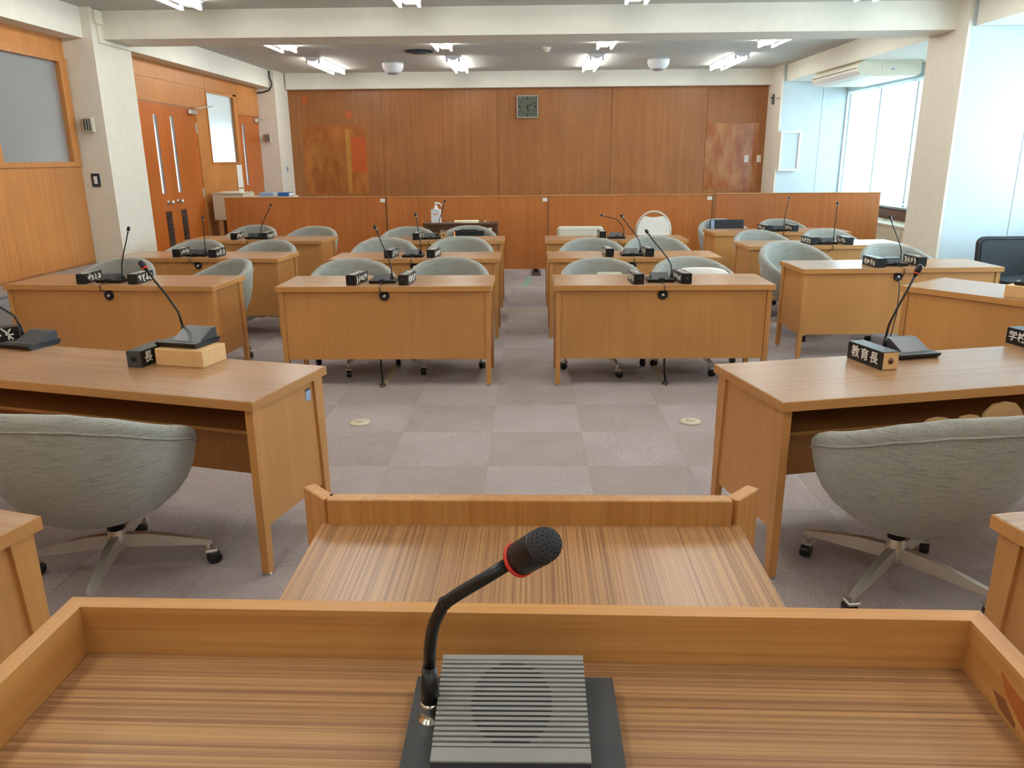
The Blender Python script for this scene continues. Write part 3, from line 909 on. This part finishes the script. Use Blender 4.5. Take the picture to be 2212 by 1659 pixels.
CH = [('left', 0, 'centre-left', -1.28, 5.64, 14), ('right', 0, 'centre-left', -.62, 5.68, -3),
      ('left', 1, 'centre-left', -1.35, 7.25, 6), ('right', 1, 'centre-left', -.655, 7.32, 0),
      ('left', 2, 'centre-left', -1.315, 8.47, 3), ('right', 2, 'centre-left', -.665, 8.56, 0),
      ('left', 0, 'centre-right', .56, 5.59, 8), ('right', 0, 'centre-right', 1.235, 5.64, 8),
      ('left', 1, 'centre-right', .585, 7.1, 0), ('right', 1, 'centre-right', 1.22, 7.3, 5),
      ('left', 0, 'left', -3.2, 5.77, -8), ('left', 1, 'left', -3.17, 7.15, -8), ('right', 1, 'left', -2.49, 7.1, -12),
      ('left', 2, 'left', -3.22, 8.85, -10), ('right', 2, 'left', -2.47, 8.62, -12),
      ('left', 0, 'right', 2.34, 6.72, 14), ('right', 0, 'right', 3.12, 6.5, 10),
      ('left', 1, 'right', 2.39, 7.82, 14), ('right', 1, 'right', 3.08, 7.88, 10),
      ('left', 2, 'right', 2.35, 9.32, 12), ('right', 2, 'right', 3.03, 9.25, 10)]
for s, r_, c, x, y, a in CH:
    o = chair(cl(s, r_, c), x, y, rad(a))
    sw = {('right', 0, 'centre-left'): 21, ('left', 0, 'centre-right'): -42}.get((s, r_, c), random.uniform(0, 90))
    for ch in o.children:
        if ch.name.split('.')[0] == 'leg':
            ch.rotation_euler = (0, 0, rad(sw))
chair('grey fabric tub chair turned sideways at the front left desk', -2.45, 5.76, rad(-45))
def near_chair(label, x, y, rz, legs, dz):
    c = chair(label, x, y, rz)
    c.scale = (1.06, 1.03, 1)
    for ch in c.children:
        n = ch.name.split('.')[0]
        if n == 'leg':
            ch.rotation_euler = (0, 0, rad(legs))
        elif n in ('shell', 'seat_cushion', 'swivel_plate'):
            ch.location = (0, 0, dz)
near_chair('large grey tub chair seen from behind at the desk left of the podium', -1.55, 2.62, PI + rad(-3), -32, -.025)
near_chair('large grey tub chair seen from behind at the desk right of the podium', 1.31, 2.54, PI + rad(8), -8, -.012)

# other chairs
t = thing('office_chair', 'beige office chair with a flat rectangular back at the back centre-right desk', 'chair', (.58, 8.75, 0))
box(-.26, .26, .18, .25, .46, .745, .025).build('backrest', 'beigefab', t)
box(-.24, .24, -.22, .24, .41, .47, .02).build('seat', 'beigefab', t)
box(-.03, .03, .2, .24, .3, .5, .004).build('back_bar', 'black', t)
MB().lathe([(.03, .41), (.03, .1), (.0, .1)], 12).build('column', 'chrome', t)
for k in range(5):
    Tm = Matrix.Rotation(k * 2 * PI / 5, 4, 'Z')
    lg = MB().box(0, .28, -.015, .015, .07, .1, .003, Tm).build('leg', 'black', t)
    MB().lathe([(.026, -.014), (.026, .014)], 12, Tm @ TR((.27, 0, .027), 0, PI / 2)).tube([(.27, 0, .05), (.27, 0, .08)], .008, 6, T=Tm).build('caster', 'black', lg)
t = thing('stacking_chair', 'round-backed white stacking chair before the partition screen', 'chair', (1.425, 8.85, 0))
def oval(a, b, n=40, k0=0, k1=2 * PI):
    return [(a * math.sin(k0 + (k1 - k0) * i / n), b * math.cos(k0 + (k1 - k0) * i / n)) for i in range(n + 1)]
zc = .66
MB().tube([(x, .235, zc + z_) for x, z_ in oval(.198, .235)], .011, 8, False).build('back_frame', 'chrome', t)
pv = []
for i in range(40):
    a = 2 * PI * i / 40; x = .188 * math.sin(a); z_ = .222 * math.cos(a)
    cut = .168 + 1.6 * x * x
    if z_ > cut:
        z_ = cut
    pv.append((x, zc + z_))
MB().prism(pv, .212, .25, 'y').build('back_pad', 'whitefab', t)
MB().prism([(.2 * math.sin(2 * PI * i / 28), -.0 + .2 * math.cos(2 * PI * i / 28)) for i in range(28)], .42, .47).build('seat', 'whitefab', t)
for s in (-1, 1):
    MB().tube([(s * .19, .235, .6), (s * .2, .22, .42), (s * .21, .25, 0)], .011, 8).build('leg', 'chrome', t)
    MB().tube([(s * .2, .2, .42), (s * .2, -.17, .42), (s * .21, -.2, 0)], .011, 8).build('leg', 'chrome', t)
t = thing('vinyl_chair', 'black vinyl chair against the pale wall at the right edge', 'chair', (4.52, 7.25, 0))
def rbox(w_, h_, r_, n=6):
    P = []
    for cx, cz, a0 in ((w_ - r_, h_ - r_, 0), (-w_ + r_, h_ - r_, PI / 2), (-w_ + r_, -h_ + r_, PI), (w_ - r_, -h_ + r_, 1.5 * PI)):
        for i in range(n + 1):
            a = a0 + PI / 2 * i / n
            P.append((cx + r_ * math.cos(a), cz + r_ * math.sin(a)))
    return P
MB().prism(rbox(.29, .19, .07), -.03, .03, 'y', TR((0, .24, .56), 0, -.12)).build('backrest', 'vinyl', t)
MB().tube([TR((0, .205, .56), 0, -.12) @ Vector((x, 0, z_)) for x, z_ in rbox(.27, .17, .06) + rbox(.27, .17, .06)[:1]], .006, 6, False).build('piping', 'vinyl', t)
MB().prism(rbox(.28, .26, .06), .34, .4, 'z').build('seat', 'vinyl', t)
for s in (-1, 1):
    for e in (-1, 1):
        MB().tube([(s * .24, e * .2, .35), (s * .25, e * .24, 0)], .012, 8).build('leg', 'chrome', t)

# ------------------------------------------------------------------ delegate microphones
def mic_unit(label, x, y, z, rz, gx, tip, cable=None, bend=False, plain_base=True, scale=1.0):
    """local: near edge (towards camera) at -y; tip = offset of the head end from the unit centre"""
    t = thing('microphone_unit', label, 'microphone', (x, y, z), rz, 'desk microphone units')
    s = scale
    MB().prism([(-.068, 0), (.068, 0), (.075, .006), (.08, .02), (.072, .022), (-.072, .022), (-.08, .02), (-.075, .006)], -.088 * s, .088 * s, 'x').build('base', 'black', t)
    MB().prism([(-.066, .022), (-.03, .058), (.012, .058), (.066, .03), (.066, .022)], -.062 * s, .05 * s, 'x').build('speaker_wedge', 'charcoal', t)
    box(-.016, .02, -.088, -.064, .004, .03, .003).build('cable_port', 'black_matte', t)
    g = Vector((gx, .03, .022)); e = Vector(tip)
    MB().lathe([(.011, 0), (.011, .012), (.008, .016), (.007, .04), (.0, .041)], 12, TR(g)).build('socket', 'black', t)
    if bend:
        m1 = Vector((gx - .005, .03, tip[2] * .45)); m2 = g.lerp(e, .35) + Vector((0, 0, .09))
        pts = [g + Vector((0, 0, .03)), m1, m2, m2.lerp(e, .5), e]
    else:
        m1 = g + Vector(((e.x - g.x) * .06, 0, .09)); pts = [g + Vector((0, 0, .03)), m1, m1.lerp(e, .35) + Vector((0, 0, .008)), m1.lerp(e, .7), e]
    sm = []
    for i in range(len(pts) - 1):
        for k in range(4):
            u = k / 4
            p0 = pts[max(i - 1, 0)]; p1 = pts[i]; p2 = pts[i + 1]; p3 = pts[min(i + 2, len(pts) - 1)]
            sm.append(.5 * ((2 * p1) + (p2 - p0) * u + (2 * p0 - 5 * p1 + 4 * p2 - p3) * u * u + (3 * p1 - p0 - 3 * p2 + p3) * u ** 3))
    sm.append(pts[-1])
    MB().tube(sm, .0042, 8).build('gooseneck', 'black', t)
    d = (sm[-1] - sm[-3]).normalized()
    h = MB().tube([e - d * .012, e, e + d * .004, e + d * .026, e + d * .032, e + d * .036], [.0045, .008, .0105, .0105, .008, .002], 12).build('mic_head', 'black', t)
    MB().tube([e - d * .001, e + d * .005], [.0108, .0112], 12).build('light_ring', 'red' if scale > 1.02 else 'chrome', h)
    if cable:
        cx, cy, cz = cable
        MB().tube([(.002, -.08, .015), (.002, -.1, .01), (.004, cy - .004, -.004), (.006, cy - .008, -.03), (cx * .6, cy - .005, cz * .7), (cx, cy + .01, cz)], .0035, 6).build('cable', 'black', t)
    return t
MICS = [('centre-left', 0, -0.987, 5.183, 0.051, -0.041, 0.377), ('centre-left', 1, -0.988, 6.611, 0.059, 0.029, 0.360), ('centre-left', 2, -1.022, 8.134, 0.066, 0.145, 0.389),
        ('centre-right', 0, 0.882, 5.181, 0.085, -0.082, 0.341), ('centre-right', 1, 0.872, 6.616, 0.08, -0.076, 0.341), ('centre-right', 2, 0.901, 8.086, 0.082, -0.130, 0.253),
        ('left', 0, -2.888, 5.26, 0.05, 0.133, 0.372), ('left', 1, -2.901, 6.745, 0.05, 0.057, 0.336), ('left', 2, -2.911, 8.26, 0.05, 0.172, 0.356),
        ('right', 0, 2.762, 5.917, 0.08, -0.032, 0.367), ('right', 1, 2.811, 7.43, 0.085, 0.09, 0.380), ('right', 2, 2.768, 8.78, 0.08, 0.11, 0.362)]
for c, r_, x, y, gx, tx, tz in MICS:
    rz = rad(COLX[c][2])
    fy = DESK[c, r_]
    yc = y + .085
    lx = Matrix.Rotation(-rz, 2) @ Vector((x - fy.location.x, yc - fy.location.y))
    edge = -.25 - lx.y
    mic_unit('black gooseneck microphone unit on the %s desk of the %s column' % (ROWN[r_], c), x, yc, DH, rz, gx, (tx, .035, tz - .03),
             (.0 - lx.x + (.0 if c != 'left' else .03), edge, -.06), c == 'centre-right' and r_ == 2)
# near units with bigger visible bodies (slope faces the camera)
def near_mic(label, x, y, z, rz, gx, tip):
    t = thing('microphone_unit', label, 'microphone', (x, y, z), rz, 'desk microphone units')
    MB().prism([(-.075, .004), (-.07, 0), (.07, 0), (.082, .016), (.082, .022), (-.086, .022), (-.086, .014)], -.095, .095, 'x').build('base', 'black', t)
    MB().prism([(-.035, .022), (.05, .062), (.078, .062), (.08, .022)], -.05, .082, 'x').build('speaker_wedge', 'charcoal', t)
    box(-.09, .09, -.044, -.041, .022, .0235).build('trim_line', 'silver', t)
    g = Vector((gx, .05, .022)); e = Vector(tip)
    MB().tube([g, g + Vector((0, 0, .05))], [.009, .006], 10).build('socket', 'black', t)
    m1 = g + Vector(((e.x - g.x) * .08, (e.y - g.y) * .1, .1))
    pts = [g + Vector((0, 0, .04)), m1, m1.lerp(e, .33) + Vector((0, 0, .006)), m1.lerp(e, .66), e]
    MB().tube(pts, .0048, 8).build('gooseneck', 'black', t)
    d = (pts[-1] - pts[-2]).normalized()
    h = MB().tube([e - d * .014, e, e + d * .005, e + d * .03, e + d * .038, e + d * .042], [.005, .009, .013, .013, .01, .003], 14).build('mic_head', 'black', t)
    MB().tube([e, e + d * .006], [.0125, .0136], 14).build('light_ring', 'red', h)
    return t
BX = (-1.405, 3.115)
t = thing('riser_box', 'pale tan wooden box under the microphone left of the podium', 'box', (BX[0], BX[1], DH), rad(-14))
box(-.112, .112, -.078, .078, 0, .07, .002).build('box_body', 'ply', t)
box(-.112, .112, -.0785, -.0775, .004, .066, .0004).build('fold_flap', 'ply', t)
near_mic('black microphone unit standing on the tan box left of the podium', BX[0] - .02, BX[1] + .035, DH + .07, rad(-14), -.06, (-.215, .06, .30))
near_mic('black microphone unit at the left edge of the frame', -2.28, 3.42, DH, rad(-18), -.1, (-.42, .02, .26))
near_mic('black microphone unit behind the lettered name block right of the podium', 1.585, 3.21, DH, rad(14), -.07, (.02, .03, .335))
t = thing('riser_box', 'tan wooden box on the diagonal desk at the right edge', 'box', (2.92, 4.554, DH), rad(-52.6))
box(-.11, .11, -.08, .08, 0, .07, .002).build('box_body', 'ply', t)
box(-.111, .111, -.0805, -.0795, .004, .066, .0004).build('fold_flap', 'ply', t)
mic_unit('black microphone unit on the tan box at the right edge', 2.95, 4.57, DH + .07, rad(-52.6), .05, (.02, .03, .34), None)

# ------------------------------------------------------------------ name blocks
def strokes(n, w_, h_, seed):
    """n small clusters of brush-like strokes in a w x h field, in the xz plane"""
    rn = random.Random(seed); m = MB()
    cw = w_ / n
    for k in range(n):
        cx = -w_ / 2 + cw * (k + .5)
        for q in range(6):
            a = rn.choice([0, PI / 2, .9, -.9, .2]); L = cw * rn.uniform(.25, .42)
            ox = cx + rn.uniform(-.22, .22) * cw; oz = rn.uniform(-.32, .32) * h_
            m.box(-L, L, -.0006, .0006, -.0032, .0032, 0, TR((ox, 0, oz)) @ Matrix.Rotation(a, 4, 'Y'))
    return m
def name_block(label, x, y, rz, seed, n=4, s=.068, L=.225, wood_end=False, marks=True):
    t = thing('name_block', label, 'name plate', (x, y, DH), rz, 'black name blocks')
    h = s / 2
    box(-h, h, -L / 2, L / 2, 0, s, .002).build('block', 'black', t)
    for e in (-1, 1):
        ys = sorted((e * (L / 2 - .0005), e * (L / 2 + .0015)))
        box(-h + .002, h - .002, ys[0], ys[1], .002, s - .002).build('end_face', 'tanfab' if wood_end else 'black', t)
        MB().lathe([(.009, 0), (.009, .001)], 12, TR((0, e * (L / 2 + .0016), s / 2), 0, PI / 2)).build('peg_hole', 'black_matte', t)
    if marks:
        for k, T in enumerate((TR((h + .0003, 0, s / 2), PI / 2), TR((-h - .0003, 0, s / 2), -PI / 2), TR((0, 0, s + .0003), PI / 2, PI / 2))):
            m = strokes(n, L * .82, s * .7, seed * 3 + k)
            m.v = [tuple(T @ Vector(v)) for v in m.v]
            m.build('lettering', 'ink', t)
    return t
NB = [('centre-left', 0, -1, -1.163, 5.235, -10), ('centre-left', 0, 1, -.823, 5.235, -5), ('centre-left', 1, -1, -1.172, 6.67, -6), ('centre-left', 1, 1, -.812, 6.685, -8), ('centre-left', 2, -1, -1.155, 8.185, -3),
      ('centre-right', 0, -1, .716, 5.225, 4), ('centre-right', 0, 1, 1.026, 5.235, 6), ('centre-right', 1, -1, .673, 6.695, 3), ('centre-right', 1, 1, 1.01, 6.69, 2), ('centre-right', 2, -1, .76, 8.27, 2),
      ('left', 0, -1, -3.058, 5.345, 2), ('left', 0, 1, -2.69, 5.33, -2), ('left', 1, -1, -3.055, 6.83, 2), ('left', 1, 1, -2.72, 6.785, 0), ('left', 2, -1, -3.1, 8.32, 2), ('left', 2, 1, -2.78, 8.33, 0),
      ('right', 0, -1, 2.605, 5.955, 4), ('right', 0, 1, 2.94, 6.02, 2), ('right', 1, -1, 2.66, 7.52, 6), ('right', 1, 1, 2.985, 7.5, 2), ('right', 2, -1, 2.625, 8.87, 6), ('right', 2, 1, 2.925, 8.87, 4)]
for k, (c, r_, s, x, y, a) in enumerate(NB):
    name_block('black name block %s of the microphone on the %s desk of the %s column' % ('left' if s < 0 else 'right', ROWN[r_], c), x, y, rad(a), k + 1, 4 if k % 3 else 5)
name_block('black name block lying behind papers at the back centre-left desk', -.905, 8.33, rad(8), 77, wood_end=True, marks=False)
# large lettered blocks near the camera
def big_block(label, x, y, rz, txt, side, s=.072, L=.215, wood_end=True, text_y=0, tsize=.05, spacing=1.25):
    t = thing('name_block', label, 'name plate', (x, y, DH), rz, 'black name blocks')
    h = s / 2
    box(-h, h, -L / 2, L / 2, 0, s, .0025).build('block', 'black', t)
    for e in (-1, 1):
        ys = sorted((e * (L / 2 - .0005), e * (L / 2 + .0015)))
        box(-h + .0025, h - .0025, ys[0], ys[1], .0025, s - .0025).build('end_face', 'ply' if wood_end else 'charcoal', t)
        MB().lathe([(.0125, 0), (.0125, .001)], 16, TR((0, e * (L / 2 + .0016), s / 2), 0, PI / 2)).build('peg_hole', 'dark_x' if wood_end else 'black_matte', t)
    if side < 0:
        T = Matrix.Translation((-h - .0004, text_y, s / 2)) @ Matrix.Rotation(-PI / 2, 4, 'Z') @ Matrix.Rotation(PI / 2, 4, 'X')
    else:
        T = Matrix.Translation((h + .0004, text_y, s / 2)) @ Matrix.Rotation(PI / 2, 4, 'Z') @ Matrix.Rotation(PI / 2, 4, 'X')
    if not txt:
        m = strokes(3, L * .8, s * .66, 501)
        m.v = [tuple(Matrix.Translation((h + .0004, 0, s / 2)) @ Matrix.Rotation(PI / 2, 4, 'Z') @ Vector(v)) for v in m.v]
        m.build('lettering', 'ink', t)
        return t
    text_mesh('lettering', txt, tsize, 'ink', t, T, spacing=spacing)
    return t
big_block('black name block lettered 教育長 with bare wooden ends right of the podium', 1.381, 3.069, rad(14.5), '教育長', -1)
big_block('black name block lettered 学校教育 at the right edge of the desk', 2.18, 3.33, rad(14), '学校教育', -1, text_y=.0, tsize=.046, spacing=1.05)
big_block('black name block wedged beside the tan box left of the podium', -1.585, 3.135, rad(-10), '長', 1, s=.068, wood_end=False, text_y=-.062, tsize=.05)
big_block('black name block at the left edge of the desk', -2.5, 3.5, rad(-60), '', 1, s=.068, wood_end=False, text_y=.06, tsize=.05)

# ------------------------------------------------------------------ small things around the seats
t = thing('document_case', 'dark grey flat case leaning in the back right chair', 'case', (2.35, 9.33, .47))
box(-.2, .2, -.012, .012, 0, .31, .01, TR((0, .06, 0), 0, -.25)).build('case', 'darkgrey', t)
box(-.19, -.15, -.0135, -.012, .2, .3, 0, TR((0, .06, 0), 0, -.25) @ TR((0, 0, 0))).build('strap', 'label_blue', t)
t = thing('cushion', 'white cushion on the right chair of the front centre-right desk', 'cushion', (1.26, 5.78, .45))
cv = []
for i in range(9):
    for j in range(9):
        u = i / 4 - 1; v = j / 4 - 1
        cv.append((u * .22, .04 * (1 - u * u) * 0 + v * .045 * (1 - .3 * u * u), .15 + 0 * u))
pil = MB()
N_ = 14
rgs = []
for i in range(N_ + 1):
    u = -1 + 2 * i / N_
    k = max(.02, (1 - abs(u) ** 3)) ** .5
    rgs.append([(u * .22, math.sin(a) * .05 * k, .135 + math.cos(a) * .125 * (.5 + .5 * k)) for a in [2 * PI * q / 16 for q in range(16)]])
pil.add([p for r__ in rgs for p in r__], [(i * 16 + k, i * 16 + (k + 1) % 16, i * 16 + 16 + (k + 1) % 16, i * 16 + 16 + k) for i in range(N_) for k in range(16)] + [tuple(range(16)), tuple(range(N_ * 16, N_ * 16 + 16))], True)
pil.build('pillow', 'whitefab', t)
t = thing('document', 'cream paper folder on the left chair of the front centre-right desk', 'paper', (.6, 5.8, .465))
box(-.09, .09, -.003, .003, 0, .208, .001, TR((0, 0, 0), 0, -.2)).build('folder', 'cream_paper', t)
box(-.08, .095, -.005, -.003, .01, .202, 0, TR((0, 0, 0), 0, -.2)).build('sheet', 'paper', t)
t = thing('shoulder_bag', 'flat black bag on the right chair of the back centre-left desk', 'bag', (-.66, 8.7, .465))
box(-.17, .17, -.03, .03, 0, .265, .015, TR((0, 0, 0), 0, -.15)).build('bag_body', 'black_matte', t)
MB().tube([(-.12, -.02, .26), (-.08, -.04, .275), (.08, -.04, .275), (.12, -.02, .26)], .006, 6, T=TR((0, -.02, -.005), 0, -.1)).build('handle', 'black', t)
t = thing('glue_stick', 'tiny orange pointed object on the back centre-left desk', 'stationery', (-.79, 8.36, DH))
MB().lathe([(.009, 0), (.009, .045), (.004, .06), (.0, .062)], 10).build('body', plain('orange_plastic', (240, 150, 40), .5), t)
MB().lathe([(.01, 0), (.01, .015), (.0, .0151)], 10).build('cap', 'white', t)
for k, (x, y, z_, rr_) in enumerate(((1.44, 2.72, .47, .075), (1.585, 2.73, .47, .075), (1.735, 2.74, .47, .1))):
    pass
t = thing('seat_cushion', 'tan scalloped cushion inside the chair right of the podium', 'cushion', (1.6, 2.72, .47), rad(12))
for dx, rr_, hh in ((-.13, .075, .12), (.0, .07, .12), (.14, .09, .16)):
    MB().lathe([(rr_, 0), (rr_ * 1.05, hh * .4), (rr_ * .9, hh * .75), (rr_ * .55, hh * .94), (.0, hh)], 18, TR((dx, 0, 0)) @ Matrix.Diagonal((1, .3, 1, 1))).build('padded_lobe', 'tanfab', t)
t = thing('folder', 'blue edged folder behind the chair at the lower left edge', 'folder', (-1.86, 2.2, 0), rad(-20))
box(-.16, .0, -.02, .02, 0, .42, .006).build('cover', 'grey_metal', t)
box(-.16, .004, -.024, -.02, .36, .4, .001).build('blue_band', 'blue', t)

MB().tube([(-.03, -.232, .62), (-.025, -.262, .55), (-.02, -.26, .35), (-.04, -.262, .2), (-.07, -.25, .08), (-.08, -.22, .01)], .004, 6).build('cable', 'black', DESK['right', 0])
t = thing('paper_stack', 'loose white papers on the heater cabinet under the bright window', 'paper', (4.95, 11.55, .6))
for k in range(3):
    box(-.1, .1, -.14, .14, k * .006, k * .006 + .005, T=Matrix.Rotation(.12 * k, 4, 'Z')).build('sheet', 'paper', t)
# floor things
def cap(label, x, y):
    t = thing('floor_outlet', label, 'floor outlet', (x, y, 0), 0, 'round floor outlet covers')
    MB().lathe([(.062, 0), (.06, .008), (.045, .012), (.0, .013)], 22).build('cover', 'beige', t)
    MB().lathe([(.028, .012), (.026, .018), (.0, .019)], 16).build('lid', 'beige', t)
cap('round floor outlet cover on the carpet left of the aisle', -1.0, 4.33)
cap('round floor outlet cover on the carpet right of the aisle', .945, 4.34)
def duct(label, x, y0, y1):
    t = thing('cable_cover', label, 'cable cover', (x, y0, 0), 0, 'cable covers under the desks')
    MB().prism([(-.022, 0), (.022, 0), (.012, .014), (-.012, .014)], 0, y1 - y0, 'y').build('cover', 'strip', t)
    MB().tube([(0, .03, .03), (-.008, .05, .12), (-.012, .06, .3), (-.012, .062, .45)], .007, 8).build('cable', 'black', t)
    MB().lathe([(.022, 0), (.02, .02), (.008, .032), (.0, .033)], 12, TR((0, .02, 0))).build('end_boot', 'black', t)
duct('beige cable cover with black cable under the front centre-left desk', -1.0, 5.06, 5.8)
duct('beige cable cover with black cable under the front centre-right desk', .93, 5.1, 5.8)
t = thing('floor_strip', 'thin beige strip taped across the centre aisle carpet', 'floor strip', (-.04, 7.78, 0))
MB().prism([(-.03, 0), (.03, 0), (.022, .005), (-.022, .005)], -.26, .26, 'x').build('strip', 'strip', t)
t = thing('floor_tape', 'short green tape mark on the carpet before the partition', 'tape', (-.02, 9.75, 0), rad(-4))
box(-.03, .03, -.4, .4, 0, .0015).build('tape', 'green', t)

# ------------------------------------------------------------------ podium between the two near desks
pd = thing('podium', 'wooden speaker podium with raised splayed rim in the middle', 'podium', (0, 1.3, 0), rad(-.3))
box(-.385, .385, -.42, .008, .828, .85, .001, TR((0, 0, 0), 0, 0)).build('tabletop', 'stripe_y', pd)
box(-.372, .368, .0, .028, .0, .9, .002).build('front_board', 'rim_z', pd)
for s in (-1, 1):
    T = TR((s * .37, .013, 0), s * rad(46))
    MB().box(min(0, s * .075), max(0, s * .075), -.013, .013, 0, .9, .002, T).build('wing_board', 'rim_z', pd)
    xs_ = sorted((s * .365, s * .345))
    box(xs_[0], xs_[1], -.36, .0, 0, .828, .002).build('side_board', 'rim_z', pd)
box(-.345, .345, -.3, -.0, .45, .465, .001).build('shelf', 'rim_x', pd)

# ------------------------------------------------------------------ lectern in the foreground
lt = thing('lectern', 'foreground wooden lectern with striped top and raised wooden rim', 'lectern', (-.0145, .72, 0), rad(-1.1))
box(-.457, .457, -.6, -.019, .974, .994, .001).build('tabletop', 'stripe_x', lt)
MB().prism([(-.4765, 0), (.4765, 0), (.4575, -.019), (-.4575, -.019)], .94, 1.05).build('rear_rim', 'rim_x', lt)
for s in (-1, 1):
    MB().prism([(s * .4765, 0), (s * .4575, -.019), (s * .4575, -.6), (s * .4765, -.6)], .94, 1.05).build('side_rim', 'rim_y', lt)
    xs_ = sorted((s * .45, s * .43))
    box(xs_[0], xs_[1], -.55, -.03, 0, .974, .002).build('side_board', 'rim_z', lt)
box(-.43, .43, -.05, -.03, 0, .974, .002).build('front_board', 'rim_z', lt)
box(-.43, .43, -.5, -.05, .5, .515, .002).build('shelf', 'rim_x', lt)
MB().prism([(-.078, 1.034), (-.092, 1.018), (-.125, 1.004), (-.15, 1.004), (-.15, 1.034), (-.11, 1.03)], .4571, .4577, 'x').build('stain_patch', plain('red_brown_stain', (168, 92, 42), .5), lt)
MB().prism([(-.072, 1.01), (-.09, 1.013), (-.11, 1.002), (-.11, .997), (-.085, 1.0)], .4570, .4577, 'x').build('stain_patch', plain('dark_brown_stain', (132, 80, 48), .5), lt)
# chairman microphone with ribbed grille
cm = thing('chair_microphone', 'black conference microphone with silver ribbed grille on the lectern', 'microphone', (-.0145, .593, .994), 0)
MB().prism([(-.1, 0), (.058, 0), (.06, .004), (.06, .016), (-.1, .012)], -.0955, .0955, 'x').build('base', 'charcoal', cm)
MB().prism([(-.0615, .012), (-.0615, .022), (.052, .044), (.056, .04), (.056, .014)], -.0685, .0655, 'x').build('speaker_housing', 'charcoal', cm)
gy0, gz0, gy1, gz1 = -.0615, .0225, .052, .0445
d = Vector((0, gy1 - gy0, gz1 - gz0)); L = d.length; ang = math.atan2(d.z, d.y)
G = Matrix.Translation((-.0015, gy0, gz0)) @ Matrix.Rotation(ang, 4, 'X')
gr = MB().box(-.067, .067, 0, .0135, 0, .0032, .0006, G).build('grille_lip', 'silver', cm)
MB().box(-.067, .067, L - .0062, L, 0, .0032, .0006, G).build('grille_lip', 'silver', cm)
MB().box(-.0668, .0668, .0135, L - .0062, -.0005, .0002, 0, G).build('grille_plate', 'midgrey', cm)
n = 18
pitch = (L - .0135 - .0062) / n
rib = None
for i in range(n):
    yc = .0135 + pitch * (i + .5)
    r_ = MB().prism([(-.0019, .0), (.0019, .0), (.0015, .0028), (-.0015, .0028)], -.067, .067, 'x') if rib is None else None
    if rib is None:
        rib = r_.build('grille_rib', 'silver', cm); o = rib
    else:
        o = bpy.data.objects.new('grille_rib', rib.data); col.objects.link(o); o.parent = cm
    o.matrix_local = G @ Matrix.Translation((0, yc, 0))
    gap = .0135 + pitch * (i + 1)
    v = (gap - L * .52) / (L * .40)
    if abs(v) < 1 and i < n - 1:
        hw = .036 * math.sqrt(1 - v * v)
        MB().box(-hw, hw, gap - .0014, gap + .0014, .0001, .0026, 0, G).build('sound_slot', 'black_matte', cm)
base = Vector((-.0759, .005, .012))
MB().lathe([(.0125, 0), (.0125, .003), (.009, .004), (.0085, .012), (.0095, .016), (.0095, .02), (.0, .0201)], 18, TR(base)).build('socket', 'steel', cm)
nk = [base + Vector(p) for p in ((0, 0, .018), (0, .0, .035), (.0, .002, .054), (.0015, .002, .075), (.005, -.004, .095), (.0085, -.008, .108), (.0174, -.013, .128), (.032, -.017, .141), (.054, -.0225, .1585), (.075, -.028, .176))]
MB().tube(nk[:3], [.0085, .0085, .0062], 16).build('neck_sleeve', 'black', cm)
MB().tube(nk[2:], .0056, 16).build('gooseneck', 'black', cm)
MB().tube([nk[6] - (nk[7] - nk[6]) * .05, nk[6] + (nk[7] - nk[6]) * .1], .0062, 16).build('neck_joint', 'black', cm)
e = nk[-1] + Vector((.003, 0, 0))
hd = Vector((.034, -.022, .034)).normalized()
S_ = 1.16
mh = MB().tube([e - hd * .006, e, e + hd * .003, e + hd * .027 * S_, e + hd * .028 * S_, e + hd * .029 * S_], [.0065, .0115, .0138, .0146, .0146, .014], 28).build('mic_head', 'black', cm)
MB().tube([e + hd * .0035, e + hd * .0068], [.0146, .0148], 28).build('red_ring', 'red', mh)
DP = [(.0, .029), (.005, .0288)]
prof_d = [(.014, .029), (.0138, .033), (.0128, .037), (.0108, .0402), (.0078, .0424), (.004, .0436), (.0005, .044)]
dm = MB().tube([e + hd * d_ * S_ for _, d_ in prof_d], [r__ for r__, _ in prof_d], 28).build('dome_grille', 'darkgrey', mh)
a1 = hd.cross(Vector((0, 0, 1))).normalized(); a2 = hd.cross(a1)
for rr_, nn, dd, slope in ((.0, 1, .044, 0), (.0038, 6, .0437, .2), (.0073, 12, .0427, .5), (.0103, 17, .0406, .9), (.0126, 21, .0374, 1.6), (.0138, 23, .0335, 4)):
    for k in range(nn):
        t_ = 2 * PI * k / nn + rr_ * 60
        ra = a1 * math.cos(t_) + a2 * math.sin(t_)
        p = e + hd * dd * S_ + ra * rr_
        nrm = (hd + ra * slope).normalized()
        MB().tube([p - nrm * .001, p + nrm * .00025], .00105, 7).build('grille_hole', 'black_matte', dm)
